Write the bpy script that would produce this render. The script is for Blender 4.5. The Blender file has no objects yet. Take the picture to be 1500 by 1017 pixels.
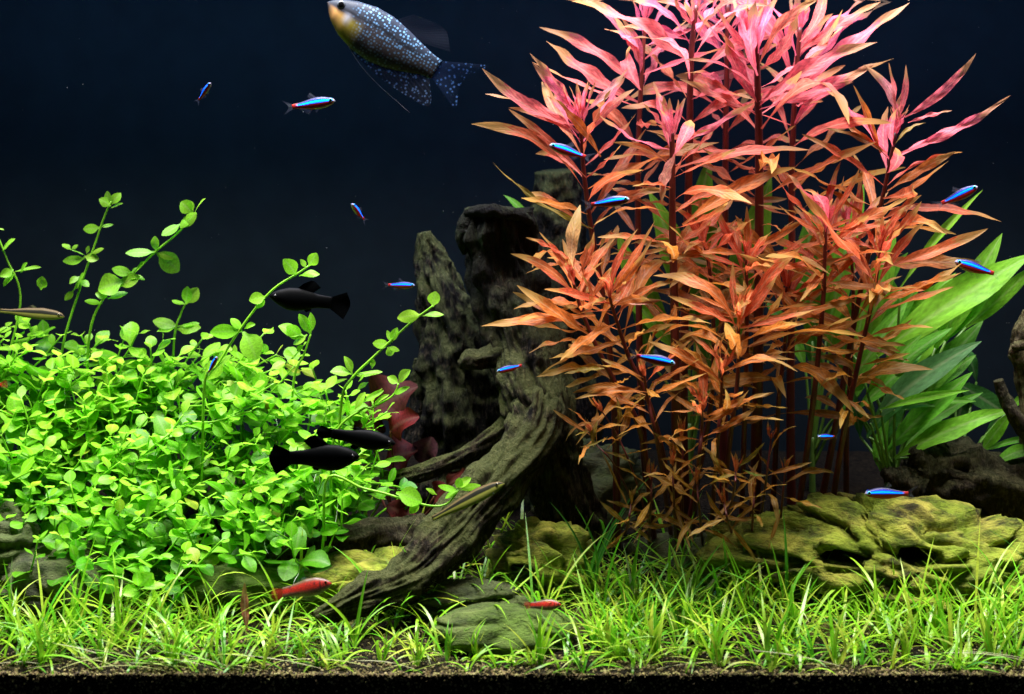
import bpy, math, random
from mathutils import Vector, Matrix, noise
from math import sin, cos, pi, radians, sqrt, exp
random.seed(11)
R = random.Random(5)
U = R.uniform
scene = bpy.context.scene
col = scene.collection

# ------------------------------------------------------------------ camera
D = 1.4            # camera to front glass (m)
S = 0.0005         # metres per photo pixel on the front glass
PH = 40.0          # pixel row of eye level
ZC = (990 - PH) * S
ZW = 0.4975        # water level
cd = bpy.data.cameras.new('camera')
cam = bpy.data.objects.new('camera', cd); col.objects.link(cam)
cam.location = (0, -D, ZC); cam.rotation_euler = (radians(90), 0, 0)
cd.sensor_width = 36; cd.lens = 36 * D / (1500 * S)
cd.shift_y = -(508.5 - PH) / 1500
cd.clip_start = .05; cd.clip_end = 20
cd.dof.use_dof = True; cd.dof.focus_distance = D + .17; cd.dof.aperture_fstop = 8
scene.camera = cam

# ------------------------------------------------------------------ world, lamps, exposure
w = bpy.data.worlds.new('World'); scene.world = w; w.use_nodes = True
w.node_tree.nodes['Background'].inputs[0].default_value = (.45, .6, .9, 1)
w.node_tree.nodes['Background'].inputs[1].default_value = .03
def lamp(name, loc, sx, sy, power, c, spread=75):
    l = bpy.data.lights.new(name, 'AREA'); l.shape = 'RECTANGLE'; l.size = sx; l.size_y = sy
    l.energy = power; l.color = c; l.spread = radians(spread)
    o = bpy.data.objects.new(name, l); col.objects.link(o); o.location = loc
    return o
lamp('aquarium_tube_lamp', (0, .10, .59), 1.15, .06, 3.8, (1, .97, .92), 60)
lamp('aquarium_tube_lamp', (0, .25, .59), 1.15, .06, 4.6, (1, .90, 1), 84)
lamp('backdrop_blue_fill_lamp', (0, .33, .59), 1.15, .04, 2.4, (.22, .45, 1), 170)  # added blue fill to brighten the back wall, not a tube of the tank
scene.view_settings.view_transform = 'Standard'
scene.view_settings.look = 'None'
scene.view_settings.exposure = 0.0
scene.view_settings.gamma = 1
scene.cycles.max_bounces = 7; scene.cycles.diffuse_bounces = 4; scene.cycles.glossy_bounces = 2
scene.cycles.transmission_bounces = 3; scene.cycles.transparent_max_bounces = 10
scene.cycles.sample_clamp_indirect = 6
scene.cycles.use_denoising = True

# ------------------------------------------------------------------ helpers
def P(px, py, y):
    k = S * (D + y) / D
    return Vector(((px - 750) * k, y, ZC - (py - PH) * k))
def pxm(n, y): return n * S * (D + y) / D
def tag(o, label=None, cat=None, group=None, kind=None):
    if label: o['label'] = label
    if cat: o['category'] = cat
    if group: o['group'] = group
    if kind: o['kind'] = kind
    return o
def empty(name, loc=(0, 0, 0)):
    o = bpy.data.objects.new(name, None); col.objects.link(o); o.location = loc
    o.empty_display_size = .01
    return o
def link(name, me, parent=None):
    o = bpy.data.objects.new(name, me); col.objects.link(o)
    if parent: o.parent = parent
    return o
class MB:
    def __init__(s): s.v = []; s.f = []; s.uv = []
    def mesh(s, name, mat, smooth=True):
        me = bpy.data.meshes.new(name); me.from_pydata([tuple(v) for v in s.v], [], s.f)
        if s.uv:
            ul = me.uv_layers.new(name='UVMap')
            for lp in me.loops: ul.data[lp.index].uv = s.uv[lp.vertex_index]
        if smooth: me.polygons.foreach_set('use_smooth', [True] * len(me.polygons))
        me.materials.append(mat); me.update()
        return me
    def grid(s, rows):           # rows of equal length lists of (co, uv)
        b = len(s.v); n = len(rows[0])
        for r in rows:
            for co, uv in r: s.v.append(co); s.uv.append(uv)
        for i in range(len(rows) - 1):
            for j in range(n - 1):
                a = b + i * n + j; s.f.append((a, a + 1, a + n + 1, a + n))
    def tube(s, pts, rad, n=6, fn=None, cap=True):
        b = len(s.v); m = len(pts); up = None
        for i, p in enumerate(pts):
            t = (pts[min(i + 1, m - 1)] - pts[max(i - 1, 0)]).normalized()
            if up is None:
                up = t.orthogonal().normalized()
            up = (up - t * up.dot(t)).normalized(); sd = t.cross(up)
            for j in range(n):
                a = 2 * pi * j / n; d = up * cos(a) + sd * sin(a)
                r = rad[i] * (fn(i / (m - 1), a, p, d) if fn else 1)
                s.v.append(p + d * r); s.uv.append((i / (m - 1), j / n))
        for i in range(m - 1):
            for j in range(n):
                a = b + i * n + j; c = b + i * n + (j + 1) % n
                s.f.append((a, c, c + n, a + n))
        if cap:
            s.v.append(pts[-1]); s.uv.append((1, 0)); k = len(s.v) - 1
            e = b + (m - 1) * n
            for j in range(n): s.f.append((e + j, e + (j + 1) % n, k))
            s.v.append(pts[0]); s.uv.append((0, 0)); k = len(s.v) - 1
            for j in range(n): s.f.append((b + (j + 1) % n, b + j, k))
def spline(cp, n):
    out = []; m = len(cp)
    q = [cp[0] * 2 - cp[1]] + list(cp) + [cp[-1] * 2 - cp[-2]]
    for i in range(n):
        u = i / (n - 1) * (m - 1); k = min(int(u), m - 2); t = u - k
        a, b, c, d = q[k:k + 4]
        out.append(.5 * ((2 * b) + (c - a) * t + (2 * a - 5 * b + 4 * c - d) * t * t + (3 * b - a - 3 * c + d) * t ** 3))
    return out
def lin(v, xs, ys):
    if v <= xs[0]: return ys[0]
    for i in range(len(xs) - 1):
        if v <= xs[i + 1]:
            return ys[i] + (ys[i + 1] - ys[i]) * (v - xs[i]) / (xs[i + 1] - xs[i])
    return ys[-1]
def mixc(a, b, t): return tuple(x + (y - x) * t for x, y in zip(a, b))
def fbm(p, o=4): return noise.fractal(p, 1.0, 2.1, o)

# ------------------------------------------------------------------ materials
class N:
    def __init__(s, name):
        s.m = bpy.data.materials.new(name); s.m.use_nodes = True; s.t = s.m.node_tree; s.t.nodes.clear()
        s.out = s.t.nodes.new('ShaderNodeOutputMaterial')
    def n(s, typ, **kw):
        nd = s.t.nodes.new('ShaderNode' + typ)
        for k, v in kw.items():
            if k.startswith('i_'): s.set(nd.inputs[k[2:].replace('_', ' ')], v)
            elif k.startswith('x'): s.set(nd.inputs[int(k[1:])], v)
            else: setattr(nd, k, v)
        return nd
    def set(s, inp, v):
        if isinstance(v, bpy.types.NodeSocket): s.t.links.new(v, inp)
        else:
            if isinstance(v, tuple) and len(v) == 3 and inp.type == 'RGBA': v = v + (1,)
            inp.default_value = v
    def math(s, op, a, b=0.0, c=None, clamp=False):
        nd = s.n('Math', operation=op, x0=a, x1=b); nd.use_clamp = clamp
        if c is not None: s.set(nd.inputs[2], c)
        return nd.outputs[0]
    def mix(s, f, a, b, mode='MIX'):
        nd = s.n('Mix', data_type='RGBA', blend_type=mode)
        s.set(nd.inputs[0], f); s.set(nd.inputs[6], a); s.set(nd.inputs[7], b)
        return nd.outputs[2]
    def ramp(s, f, stops):
        nd = s.n('ValToRGB'); e = nd.color_ramp.elements
        while len(e) < len(stops): e.new(.5)
        for k, (p, c) in enumerate(stops):
            e[k].position = p; e[k].color = (c, c, c, 1) if isinstance(c, (int, float)) else tuple(c) + (1,)
        s.set(nd.inputs[0], f); return nd.outputs[0]
    def noise(s, sc, det=3, vec=None, rough=.55):
        nd = s.n('TexNoise', i_Scale=sc, i_Detail=det, i_Roughness=rough)
        if vec is not None: s.set(nd.inputs['Vector'], vec)
        return nd.outputs[0]
    def objco(s): return s.n('TexCoord').outputs['Object']
    def uv(s):
        sp = s.n('SeparateXYZ', x0=s.n('UVMap').outputs[0]); return sp.outputs[0], sp.outputs[1]
    def scaled(s, v, sc):
        return s.n('VectorMath', operation='MULTIPLY', x0=v, x1=sc).outputs[0]
    def bump(s, h, st, dist=.001):
        return s.n('Bump', i_Strength=st, i_Distance=dist, i_Height=h).outputs[0]
    def done(s, sh): s.t.links.new(sh, s.out.inputs[0]); return s.m

def leaf_mat(name, trans=.4, rough=.38, rib=.35, vein=.16, mott=.4, spec=.4, tip=None):
    k = N(name); oi = k.n('ObjectInfo'); u, v = k.uv()
    no = k.noise(9, 4, k.n('Combine' + 'XYZ', x0=k.math('ADD', k.math('MULTIPLY', u, 2.2), oi.outputs['Random']), x1=v, x2=k.math('MULTIPLY', oi.outputs['Random'], 31)).outputs[0])
    c = k.mix(1, oi.outputs['Color'], k.ramp(no, [(.3, 1 - mott), (.75, 1 + mott * .6)]), 'MULTIPLY')
    av = k.math('ABSOLUTE', k.math('SUBTRACT', v, .5))
    ribf = k.math('MULTIPLY', k.ramp(av, [(0, 1), (.05, .7), (.1, 0)]), rib)
    c = k.mix(ribf, c, k.mix(.5, c, (.75, .72, .45)))
    # side veins: faint chevrons running off the midrib
    ve = k.math('SINE', k.math('MULTIPLY', k.math('SUBTRACT', u, k.math('MULTIPLY', av, .35)), 75))
    c = k.mix(k.math('MULTIPLY', k.ramp(ve, [(.55, 0), (1, 1)]), vein), c, k.mix(.6, c, (.02, .04, .01)))
    if tip:
        c = k.mix(k.math('MULTIPLY', k.ramp(k.math('ADD', u, k.math('MULTIPLY', no, .5)), [(.95, 0), (1.25, 1)]), .75), c, tip)
    bp = k.bump(ve, vein * 1.5, .0004)
    p = k.n('BsdfPrincipled', i_Base_Color=c, i_Roughness=rough, i_Normal=bp); p.inputs['Specular IOR Level'].default_value = spec
    tr = k.n('BsdfTranslucent', i_Color=k.mix(.25, c, k.mix(1, c, c, 'ADD')), i_Normal=bp)
    return k.done(k.n('MixShader', x0=trans, x1=p.outputs[0], x2=tr.outputs[0]).outputs[0])
M_round = leaf_mat('green_round_leaf', .52, .42, .2, .03, mott=.3, spec=.28)
M_red = leaf_mat('red_lance_leaf', .45, .5, .3, .12, mott=.5, spec=.22, tip=(.3, .2, .05))
M_broad = leaf_mat('broad_green_leaf', .42, .5, .3, .06, mott=.35, spec=.15)
M_lily = leaf_mat('dusky_red_leaf', .15, .6, .05, .03, mott=.5, spec=.1)
M_blade = leaf_mat('grass_blade', .35, .36, .2, mott=.2)
def stem_mat(name):
    k = N(name); oi = k.n('ObjectInfo')
    c = k.mix(1, oi.outputs['Color'], k.ramp(k.noise(60, 3, k.objco()), [(.3, .65), (.7, 1.2)]), 'MULTIPLY')
    p = k.n('BsdfPrincipled', i_Base_Color=c, i_Roughness=.4)
    tr = k.n('BsdfTranslucent', i_Color=c)
    return k.done(k.n('MixShader', x0=.2, x1=p.outputs[0], x2=tr.outputs[0]).outputs[0])
M_stem = stem_mat('plant_stem')
def root_mat():
    k = N('pale_root'); p = k.n('BsdfPrincipled', i_Base_Color=k.ramp(k.noise(200, 2), [(.3, (.45, .5, .4)), (.7, (.8, .82, .72))]), i_Roughness=.4)
    return k.done(p.outputs[0])
M_root = root_mat()
def grass_mat():
    k = N('grass_field'); u, v = k.uv()
    at = k.n('Attribute', attribute_name='tint').outputs[0]
    c = k.mix(1, at, k.ramp(k.noise(90, 2), [(.3, .75), (.7, 1.15)]), 'MULTIPLY')
    p = k.n('BsdfPrincipled', i_Base_Color=c, i_Roughness=.36)
    tr = k.n('BsdfTranslucent', i_Color=c)
    return k.done(k.n('MixShader', x0=.35, x1=p.outputs[0], x2=tr.outputs[0]).outputs[0])
M_grass = grass_mat()
def wood_mat(name, dark, lightc, moss, mossamt, grain=(1, 1, .35), coat=False):
    k = N(name); co = k.objco()
    cg = k.scaled(co, grain); n1 = k.noise(75, 6, cg, .68); n2 = k.noise(330, 5, cg, .7); n3 = k.noise(26, 5, co)
    c = k.mix(k.ramp(n1, [(.4, 0), (.62, 1)]), dark, lightc)
    c = k.mix(k.ramp(n2, [(.5, 0), (.75, .6)]), c, k.mix(.5, lightc, (.3, .24, .15)))
    nz = k.n('SeparateXYZ', x0=k.n('NewGeometry').outputs['Normal']).outputs[2]
    mf = k.math('MULTIPLY', k.ramp(k.math('ADD', k.math('MULTIPLY', nz, .35), n3), [(.5, 0), (.72, 1)]), mossamt)
    c = k.mix(mf, c, k.mix(n2, moss, mixc(moss, (.3, .36, .1), .5)))
    if coat:      # the upper trunk is overgrown with dark green moss
        hz = k.math('ADD', k.n('SeparateXYZ', x0=co).outputs[2], k.math('MULTIPLY', n3, .16))
        mc = k.ramp(n1, [(.4, (.0012, .0016, .001)), (.56, (.0045, .0062, .0028)), (.68, (.024, .036, .011))])
        c = k.mix(k.ramp(hz, [(.25, 0), (.34, .92)]), c, mc)
    h = k.math('ADD', k.math('MULTIPLY', n1, 1.2), k.math('MULTIPLY', n2, .6))
    p = k.n('BsdfPrincipled', i_Base_Color=c, i_Roughness=.85, i_Normal=k.bump(h, 1.0, .009)); p.inputs['Specular IOR Level'].default_value = .15
    return k.done(p.outputs[0])
M_wood = wood_mat('driftwood', (.0018, .0014, .001), (.027, .02, .009), (.017, .024, .005), .6, coat=True)
M_stub = wood_mat('pale_driftwood', (.02, .016, .008), (.12, .095, .045), (.08, .09, .03), .4)
M_woodg = wood_mat('mossy_driftwood', (.001, .0013, .0012), (.0034, .0042, .003), (.0055, .010, .004), .6)
M_woodb = wood_mat('bare_driftwood', (.006, .004, .003), (.035, .024, .015), (.03, .035, .01), .25)
def rock_mat(name, a, b, moss, amt):
    k = N(name); co = k.objco()
    cg = k.scaled(co, (.8, 1, 1.7)); n1 = k.noise(48, 7, cg, .62); n2 = k.noise(240, 6, cg, .7); n3 = k.noise(22, 4, co)
    c = k.mix(k.ramp(n1, [(.42, 0), (.62, 1)]), a, b)
    c = k.mix(k.math('MULTIPLY', k.ramp(k.math('ADD', n3, k.math('MULTIPLY', n2, .35)), [(.52, 0), (.78, 1)]), amt), c, moss)
    c = k.mix(k.ramp(n2, [(.3, .55), (.5, 0)]), c, mixc(a, (0.01, .01, .005), .6))
    h = k.math('ADD', n1, k.math('MULTIPLY', n2, .7))
    p = k.n('BsdfPrincipled', i_Base_Color=c, i_Roughness=.8, i_Normal=k.bump(h, 1.0, .007)); p.inputs['Specular IOR Level'].default_value = .2
    return k.done(p.outputs[0])
M_rock = rock_mat('algae_stone', (.03, .026, .008), (.46, .42, .07), (.24, .35, .022), .7)
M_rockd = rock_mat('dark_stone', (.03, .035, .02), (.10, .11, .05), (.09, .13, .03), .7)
M_rockf = rock_mat('pale_mossy_stone', (.04, .06, .015), (.14, .18, .05), (.10, .18, .02), .8)
def soil_mat():
    k = N('substrate_soil'); co = k.objco()
    n1 = k.noise(260, 4, co, .7); n2 = k.noise(35, 4, co); n3 = k.noise(500, 3, co)
    vo = k.n('TexVoronoi', i_Scale=330.0, i_Vector=co)
    c = k.mix(k.ramp(n1, [(.35, 0), (.7, 1)]), (.002, .0016, .001), (.016, .012, .006))
    c = k.mix(k.ramp(vo.outputs['Distance'], [(.1, .5), (.5, 0)]), c, (.014, .012, .006))
    top = k.ramp(k.n('SeparateXYZ', x0=co).outputs[2], [(.0, 0), (.002, 1)])
    c = k.mix(k.math('MULTIPLY', k.math('MULTIPLY', k.ramp(n2, [(.4, 0), (.6, 1)]), k.math('MULTIPLY', top, k.ramp(k.n('SeparateXYZ', x0=co).outputs[1], [(.1, 1), (.2, 0)]))), .9), c, (.12, .12, .03))
    p = k.n('BsdfPrincipled', i_Base_Color=c, i_Roughness=.85, i_Normal=k.bump(k.math('ADD', n1, vo.outputs['Distance']), .8, .002)); p.inputs['Specular IOR Level'].default_value = .08
    return k.done(p.outputs[0])
M_soil = soil_mat()
def flat_mat(name, c, rough=.6, spec=.4):
    k = N(name); cc = k.ramp(k.noise(30, 3, k.objco()), [(.3, tuple(x * .85 for x in c)), (.7, tuple(min(1, x * 1.15) for x in c))])
    p = k.n('BsdfPrincipled', i_Base_Color=cc, i_Roughness=rough); p.inputs['Specular IOR Level'].default_value = spec
    return k.done(p.outputs[0])

# ------------------------------------------------------------------ setting
def ground_z(x, y):
    t = max(0, min(1, (y - .06) / .4))
    return .06 * t * t * (2 - t) + .0035 * noise.noise(Vector((x * 22, y * 22, 3))) * min(1, y * 20) \
        + .0016 * noise.noise(Vector((x * 90, y * 90, 7))) + .0012 * noise.noise(Vector((x * 260, y * 30, 1)))
mb = MB(); NX, NY = 460, 110
rows = []
for j in range(NY + 1):
    y = .47 * (j / NY) ** 1.3
    rows.append([(Vector(((i / NX - .5) * 2.0, y, ground_z((i / NX - .5) * 2.0, y))), (0, 0)) for i in range(NX + 1)])
mb.grid(rows)
mb.grid([[(Vector((c.x, -.0002, -.06)), uv) for c, uv in rows[0]], [(Vector((c.x, -.0002, c.z * .5 - .02)), uv) for c, uv in rows[0]], [(Vector((c.x, -.0001, c.z)), uv) for c, uv in rows[0]]])
mb.uv = []
tag(link('ground', mb.mesh('ground', M_soil)), kind='structure')
mb = MB(); mb.v = [(-1.1, .47, -.06), (1.1, .47, -.06), (1.1, .47, .75), (-1.1, .47, .75)]; mb.f = [(0, 1, 2, 3)]
tag(link('wall_back', mb.mesh('wall_back', flat_mat('dark_blue_backing', (.0065, .0122, .0155), .8, .1), False)), kind='structure')
def water_mat():
    k = N('water_surface'); lw = k.n('LayerWeight', i_Blend=.5)
    f = k.math('MULTIPLY', k.math('POWER', lw.outputs['Facing'], 5.0), .85)
    g = k.n('BsdfGlossy', i_Roughness=.02, i_Color=(.9, .95, 1), i_Normal=k.bump(k.noise(25, 2, k.objco()), .15, .003))
    t = k.n('BsdfTransparent')
    return k.done(k.n('MixShader', x0=f, x1=t.outputs[0], x2=g.outputs[0]).outputs[0])
mb = MB(); mb.v = [(-1, .0, ZW), (1, .0, ZW), (1, .47, ZW), (-1, .47, ZW)]; mb.f = [(0, 1, 2, 3)]
tag(link('water', mb.mesh('water', water_mat(), False)), kind='structure')
# soil grains along the front and between the grass
gr = MB()
ico = [(0, 0, 1), (.9, 0, .3), (.28, .85, .3), (-.72, .52, .3), (-.72, -.52, .3), (.28, -.85, .3), (0, 0, -.8)]
icf = [(0, 1, 2), (0, 2, 3), (0, 3, 4), (0, 4, 5), (0, 5, 1), (6, 2, 1), (6, 3, 2), (6, 4, 3), (6, 5, 4), (6, 1, 5)]
for i in range(9000):
    y = U(0, 1) ** 2.2 * .25 + .0005; x = U(-.42, .42); r = U(.0006, .0017); b = len(gr.v)
    c = Vector((x, y, ground_z(x, y) + r * .3)); rot = Matrix.Rotation(U(0, 6), 3, (U(-1, 1), U(-1, 1), 1))
    for q in ico: gr.v.append(c + rot @ Vector(q) * r * U(.7, 1.3))
    gr.f += [tuple(b + k for k in f) for f in icf]
for i in range(3600):     # grains pressed against the front
    x = U(-.42, .42); z = -U(0, 1) ** 1.4 * .03; r = U(.0006, .0018); b = len(gr.v)
    c = Vector((x, r * .25, z + .0005)); rot = Matrix.Rotation(U(0, 6), 3, (U(-1, 1), U(-1, 1), 1))
    for q in ico: gr.v.append(c + rot @ Vector(q) * r * U(.7, 1.3))
    gr.f += [tuple(b + k for k in f) for f in icf]
def grain_mat():
    k = N('soil_grain'); c = k.ramp(k.noise(330, 2, k.objco()), [(.35, (.04, .03, .012)), (.48, (.2, .14, .05)), (.6, (.24, .24, .06)), (.72, (.5, .4, .2))])
    return k.done(k.n('BsdfPrincipled', i_Base_Color=c, i_Roughness=.8).outputs[0])
o = link('gravel', gr.mesh('gravel', grain_mat(), False)); tag(o, 'fine brown and ochre soil grains strewn along the front', 'gravel', kind='stuff')

# ------------------------------------------------------------------ rocks
def rock(name, pc, dims, seed, label, mat, holes=(), sub=5, amp=.28, rot=0, tilt=0, stretch=(1, 1.4, 2.2), group=None):
    import bmesh
    bm = bmesh.new(); bmesh.ops.create_icosphere(bm, subdivisions=sub, radius=1)
    off = Vector((seed * 7.3, seed * 3.1, seed)); d = Vector(dims)
    for v in bm.verts:
        n = v.co.copy()
        q = Vector((n.x * d.x * stretch[0], n.y * d.y * stretch[1], n.z * d.z * stretch[2])) * 24 + off
        q += Vector((noise.noise(q * .5), noise.noise(q * .5 + Vector((9, 0, 0))), noise.noise(q * .5 + Vector((0, 9, 0))))) * .9
        big = fbm(n * 1.3 + off, 3)
        rid = 1 - abs(noise.noise(q * .6)) * 2
        rid2 = 1 - abs(noise.noise(q * 1.7)) * 2
        crv = max(0, .22 - abs(noise.noise(q * .8 + Vector((3, 3, 3))))) / .22
        r = 1 + amp * .7 * big + amp * .34 * rid + amp * .22 * rid2 - amp * .9 * crv ** 1.3 + amp * .24 * fbm(q * 3, 5)
        vd = noise.voronoi(q * 1.15)[0][0]; r -= amp * 1.1 * max(0, .34 - vd)
        vd = noise.voronoi(q * 3.1)[0][0]; r -= amp * .4 * max(0, .3 - vd)
        hy = 0
        for h in holes:
            hd = Vector(h[0]).normalized(); e = n - hd
            dist = sqrt((e.x) ** 2 + (e.z * h[3]) ** 2 + e.y ** 2) / h[1] * (1 + .35 * noise.noise(q * .9))
            if dist < 1.3: hy += h[2] * (1 - max(0, min(1, (dist - .7) / .4)))
        v.co = Vector((n.x * d.x, n.y * d.y, n.z * d.z)) * r + Vector((0, hy * .16, -hy * .02))
    me = bpy.data.meshes.new(name); bm.to_mesh(me); bm.free()
    me.polygons.foreach_set('use_smooth', [True] * len(me.polygons)); me.materials.append(mat)
    o = link(name, me); o.location = pc; o.rotation_euler = (0, tilt, rot)
    return tag(o, label, 'rock', group)
rock('rock', P(1330, 838, .2), (.148, .075, .052), 3, 'large pitted yellow-green rock with dark holes under the bare log', M_rock,
     holes=[((-.04, -.8, .52), .115, .42, .9), ((-.44, -.78, .40), .105, .36, 1.2), ((-.1, -.95, -.12), .1, .25, 1.6), ((.6, -.75, .05), .17, .3, 2.0), ((-.66, -.7, -.2), .2, .3, 1.5), ((.25, -.9, -.12), .13, .25, 1.5), ((-.3, -.9, -.16), .13, .3, 1.4)], sub=6, tilt=radians(5))
rock('rock', P(1150, 838, .22), (.045, .045, .036), 14, 'small yellow-green rock leaning on the large pitted rock', M_rock, tilt=.2)
rock('rock', P(1460, 770, .3), (.06, .05, .022), 9, 'flat ochre stone slab wedged beneath the bare log', M_rock)
rock('rock', P(795, 838, .2), (.045, .04, .037), 5, 'knobbly yellow-green rock behind the thick driftwood root', M_rock, holes=[((-.35, -.85, .2), .24, .25, 1.2), ((.3, -.9, -.1), .18, .2, 1.2)], amp=.36)
rock('rock', P(700, 885, .14), (.05, .03, .016), 21, 'low brown stone half under the thick driftwood root', M_rockd)
rock('rock', P(735, 925, .075), (.055, .035, .018), 6, 'flat pale green mossy stone lying among the grass', M_rockf, amp=.16)
rock('rock', P(545, 855, .17), (.055, .04, .024), 8, 'lumpy mossy rock under the tip of the dark branch', M_rock)
rock('rock', P(370, 860, .17), (.075, .04, .023), 12, 'broad grey-green stone under the leafy green bush', M_rockf, amp=.3)
rock('rock', P(95, 858, .16), (.06, .045, .03), 15, 'brown mossy rock beneath the green bush by a dark gap', M_rockd)
rock('rock', P(10, 805, .17), (.024, .03, .032), 16, 'almost black rock showing below the green bush', M_rockd)
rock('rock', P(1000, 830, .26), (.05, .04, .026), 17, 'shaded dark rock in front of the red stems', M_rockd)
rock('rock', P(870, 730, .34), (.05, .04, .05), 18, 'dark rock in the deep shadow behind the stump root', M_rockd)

# ------------------------------------------------------------------ driftwood
def woodfn(seed, amp, kr=1.0, al=7):
    o = Vector((seed * 3.7, seed, seed * 1.9))
    def f(t, a, p, d):
        q = Vector((cos(a) * 2.0 * kr, sin(a) * 2.0 * kr, t * al)) + o
        q2 = p * 46 + d * .8 + o
        g = 1 - abs(noise.noise(Vector((cos(a) * 5 * kr, sin(a) * 5 * kr, t * al * .8)) + o)) * 2
        g2 = 1 - abs(noise.noise(Vector((cos(a) * 13 * kr, sin(a) * 13 * kr, t * al * 1.1 + .35 * noise.noise(p * 60))) + o)) * 2
        return max(.15, 1 + amp * (fbm(q, 3) * .85 + g * .3 + g2 * .2 + fbm(q2, 3) * .2))
    return f
def wood(name, tubes, label, mat, seed, cat='driftwood'):
    mb = MB()
    for k, (cp, rad, nr, ns, amp) in enumerate(tubes):
        pts = spline([P(*c) for c in cp], nr); m = len(rad)
        rr = [lin(i / (nr - 1) * (m - 1), list(range(m)), [pxm(r, cp[min(int(i / (nr - 1) * (len(cp) - 1)), len(cp) - 1)][2]) for r in rad]) for i in range(nr)]
        mb.tube(pts, rr, ns, woodfn(seed + k * 3.3, amp))
    mb.uv = []
    return tag(link(name, mb.mesh(name, mat)), label, cat)
wood('driftwood_stump', [
    ([(728, 312, .30), (735, 380, .30), (752, 460, .29), (775, 540, .27), (798, 610, .25), (812, 680, .25), (830, 760, .26), (850, 830, .27)], [46, 43, 44, 45, 40, 34, 38, 50], 200, 110, .5),
    ([(790, 590, .25), (775, 650, .22), (715, 720, .185), (655, 790, .15), (590, 850, .115), (520, 880, .095), (462, 905, .085)], [34, 32, 34, 31, 27, 20, 8], 200, 90, .45),
    ([(785, 570, .27), (755, 615, .26), (700, 655, .255), (640, 685, .255), (560, 705, .26)], [26, 16, 11, 11, 9], 110, 40, .4),
    ([(765, 500, .28), (730, 520, .27), (690, 528, .26), (672, 535, .26)], [26, 17, 12, 5], 40, 20, .5),
    ([(690, 318, .29), (684, 330, .285), (678, 352, .285), (680, 372, .29)], [12, 12, 9, 3], 30, 14, .4),
    ([(684, 312, .285), (720, 308, .27), (760, 316, .275), (778, 325, .285)], [7, 9, 8, 5], 40, 14, .4),
], 'mossy upright driftwood stump with a thick root running into the grass', M_wood, 2)
# mossy upper part reads greener: fine moss coat as its own thing grown on the stump
wood('driftwood_spire', [
    ([(622, 340, .36), (630, 380, .36), (648, 440, .355), (668, 520, .35), (680, 600, .35), (690, 700, .35), (690, 800, .35)], [8, 20, 30, 44, 50, 54, 56], 150, 90, .55),
    ([(610, 660, .34), (612, 600, .34), (614, 545, .34), (612, 525, .34)], [16, 13, 9, 4], 40, 16, .5),
], 'dark pointed driftwood spire standing behind the mossy stump', M_woodg, 4)
wood('driftwood_post', [
    ([(812, 250, .40), (818, 330, .40), (822, 450, .40), (826, 600, .40), (830, 800, .40)], [26, 34, 38, 42, 46], 80, 36, .5),
], 'tall black driftwood post behind the stump and the red stems', M_woodg, 9)
wood('driftwood_branch', [
    ([(392, 822, .17), (450, 803, .18), (520, 793, .19), (590, 790, .21), (650, 800, .23), (720, 815, .26)], [9, 17, 22, 30, 34, 40], 100, 32, .4),
], 'dark branch of driftwood lying low beside the green bush', M_woodb, 6)
wood('driftwood_log', [
    ([(1330, 700, .26), (1370, 690, .265), (1430, 700, .27), (1500, 715, .27), (1580, 735, .27), (1680, 760, .27)], [22, 40, 42, 40, 42, 40], 110, 40, .5),
    ([(1378, 690, .26), (1374, 668, .255), (1378, 650, .255), (1384, 642, .255)], [24, 18, 11, 4], 40, 18, .5),
    ([(1345, 700, .255), (1352, 680, .25), (1340, 664, .25), (1330, 660, .25)], [22, 16, 12, 5], 40, 18, .5),
    ([(1350, 715, .25), (1310, 698, .25), (1292, 690, .25)], [22, 13, 6], 40, 16, .5),
], 'bare dark log with a broken knob lying behind the pitted rock', M_woodb, 7)
wood('driftwood_twig', [
    ([(1462, 557, .24), (1470, 580, .24), (1487, 610, .24), (1515, 650, .25), (1560, 710, .26)], [7, 8, 10, 12, 14], 60, 18, .3),
], 'short brown twig with a blunt end among the broad green leaves', M_woodb, 8)
wood('driftwood_stub', [
    ([(1506, 455, .26), (1500, 490, .26), (1502, 520, .26), (1512, 560, .26), (1520, 640, .26), (1530, 720, .27)], [6, 14, 20, 17, 20, 24], 90, 26, .6),
    ([(1500, 505, .255), (1486, 507, .25), (1482, 506, .25)], [9, 5, 2], 20, 10, .4),
], 'knobbly pale brown driftwood stub rising beside the twig', M_stub, 5)

# ------------------------------------------------------------------ leaves
def leaf_mesh(name, mat, prof, nl=9, nw=2, arch=0., wave=0., wfreq=3, cup=.1, bend=0., seed=0, twist=0.):
    rr = random.Random(seed); ph = rr.uniform(0, 6); ph2 = rr.uniform(0, 6); mb = MB(); rows = []
    for i in range(nl + 1):
        x = i / nl; wd = prof(x); row = []
        cz = 4 * arch * x * (1 - x); cy = 4 * bend * x * (1 - x)
        for j in range(-nw, nw + 1):
            s = j / nw
            y = cy + s * wd * (1 + .07 * sin(x * wfreq * 5 + ph2 + s) * (wave > 0))
            z = cz + abs(s) ** 1.5 * wd * cup + wave * wd * s * abs(s) * sin(x * wfreq * 2 * pi + ph + (1.2 if s > 0 else 0))
            ta = twist * (x - .3); dy, dz = y - cy, z - cz
            y, z = cy + dy * cos(ta) - dz * sin(ta), cz + dy * sin(ta) + dz * cos(ta)
            row.append((Vector((x, y, z)), (x, .5 + s * .5)))
        rows.append(row)
    mb.grid(rows)
    return mb.mesh(name, mat)
def lance(w, pet=.06, pk=.42):
    def f(x):
        if x < pet: return w * .16
        t = (x - pet) / (1 - pet)
        k = sin(pi * t ** (math.log(.5) / math.log(pk)))
        return w * (max(0, k) ** .85 * .97 + .03) if x < 1 else w * .02
    return f
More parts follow.
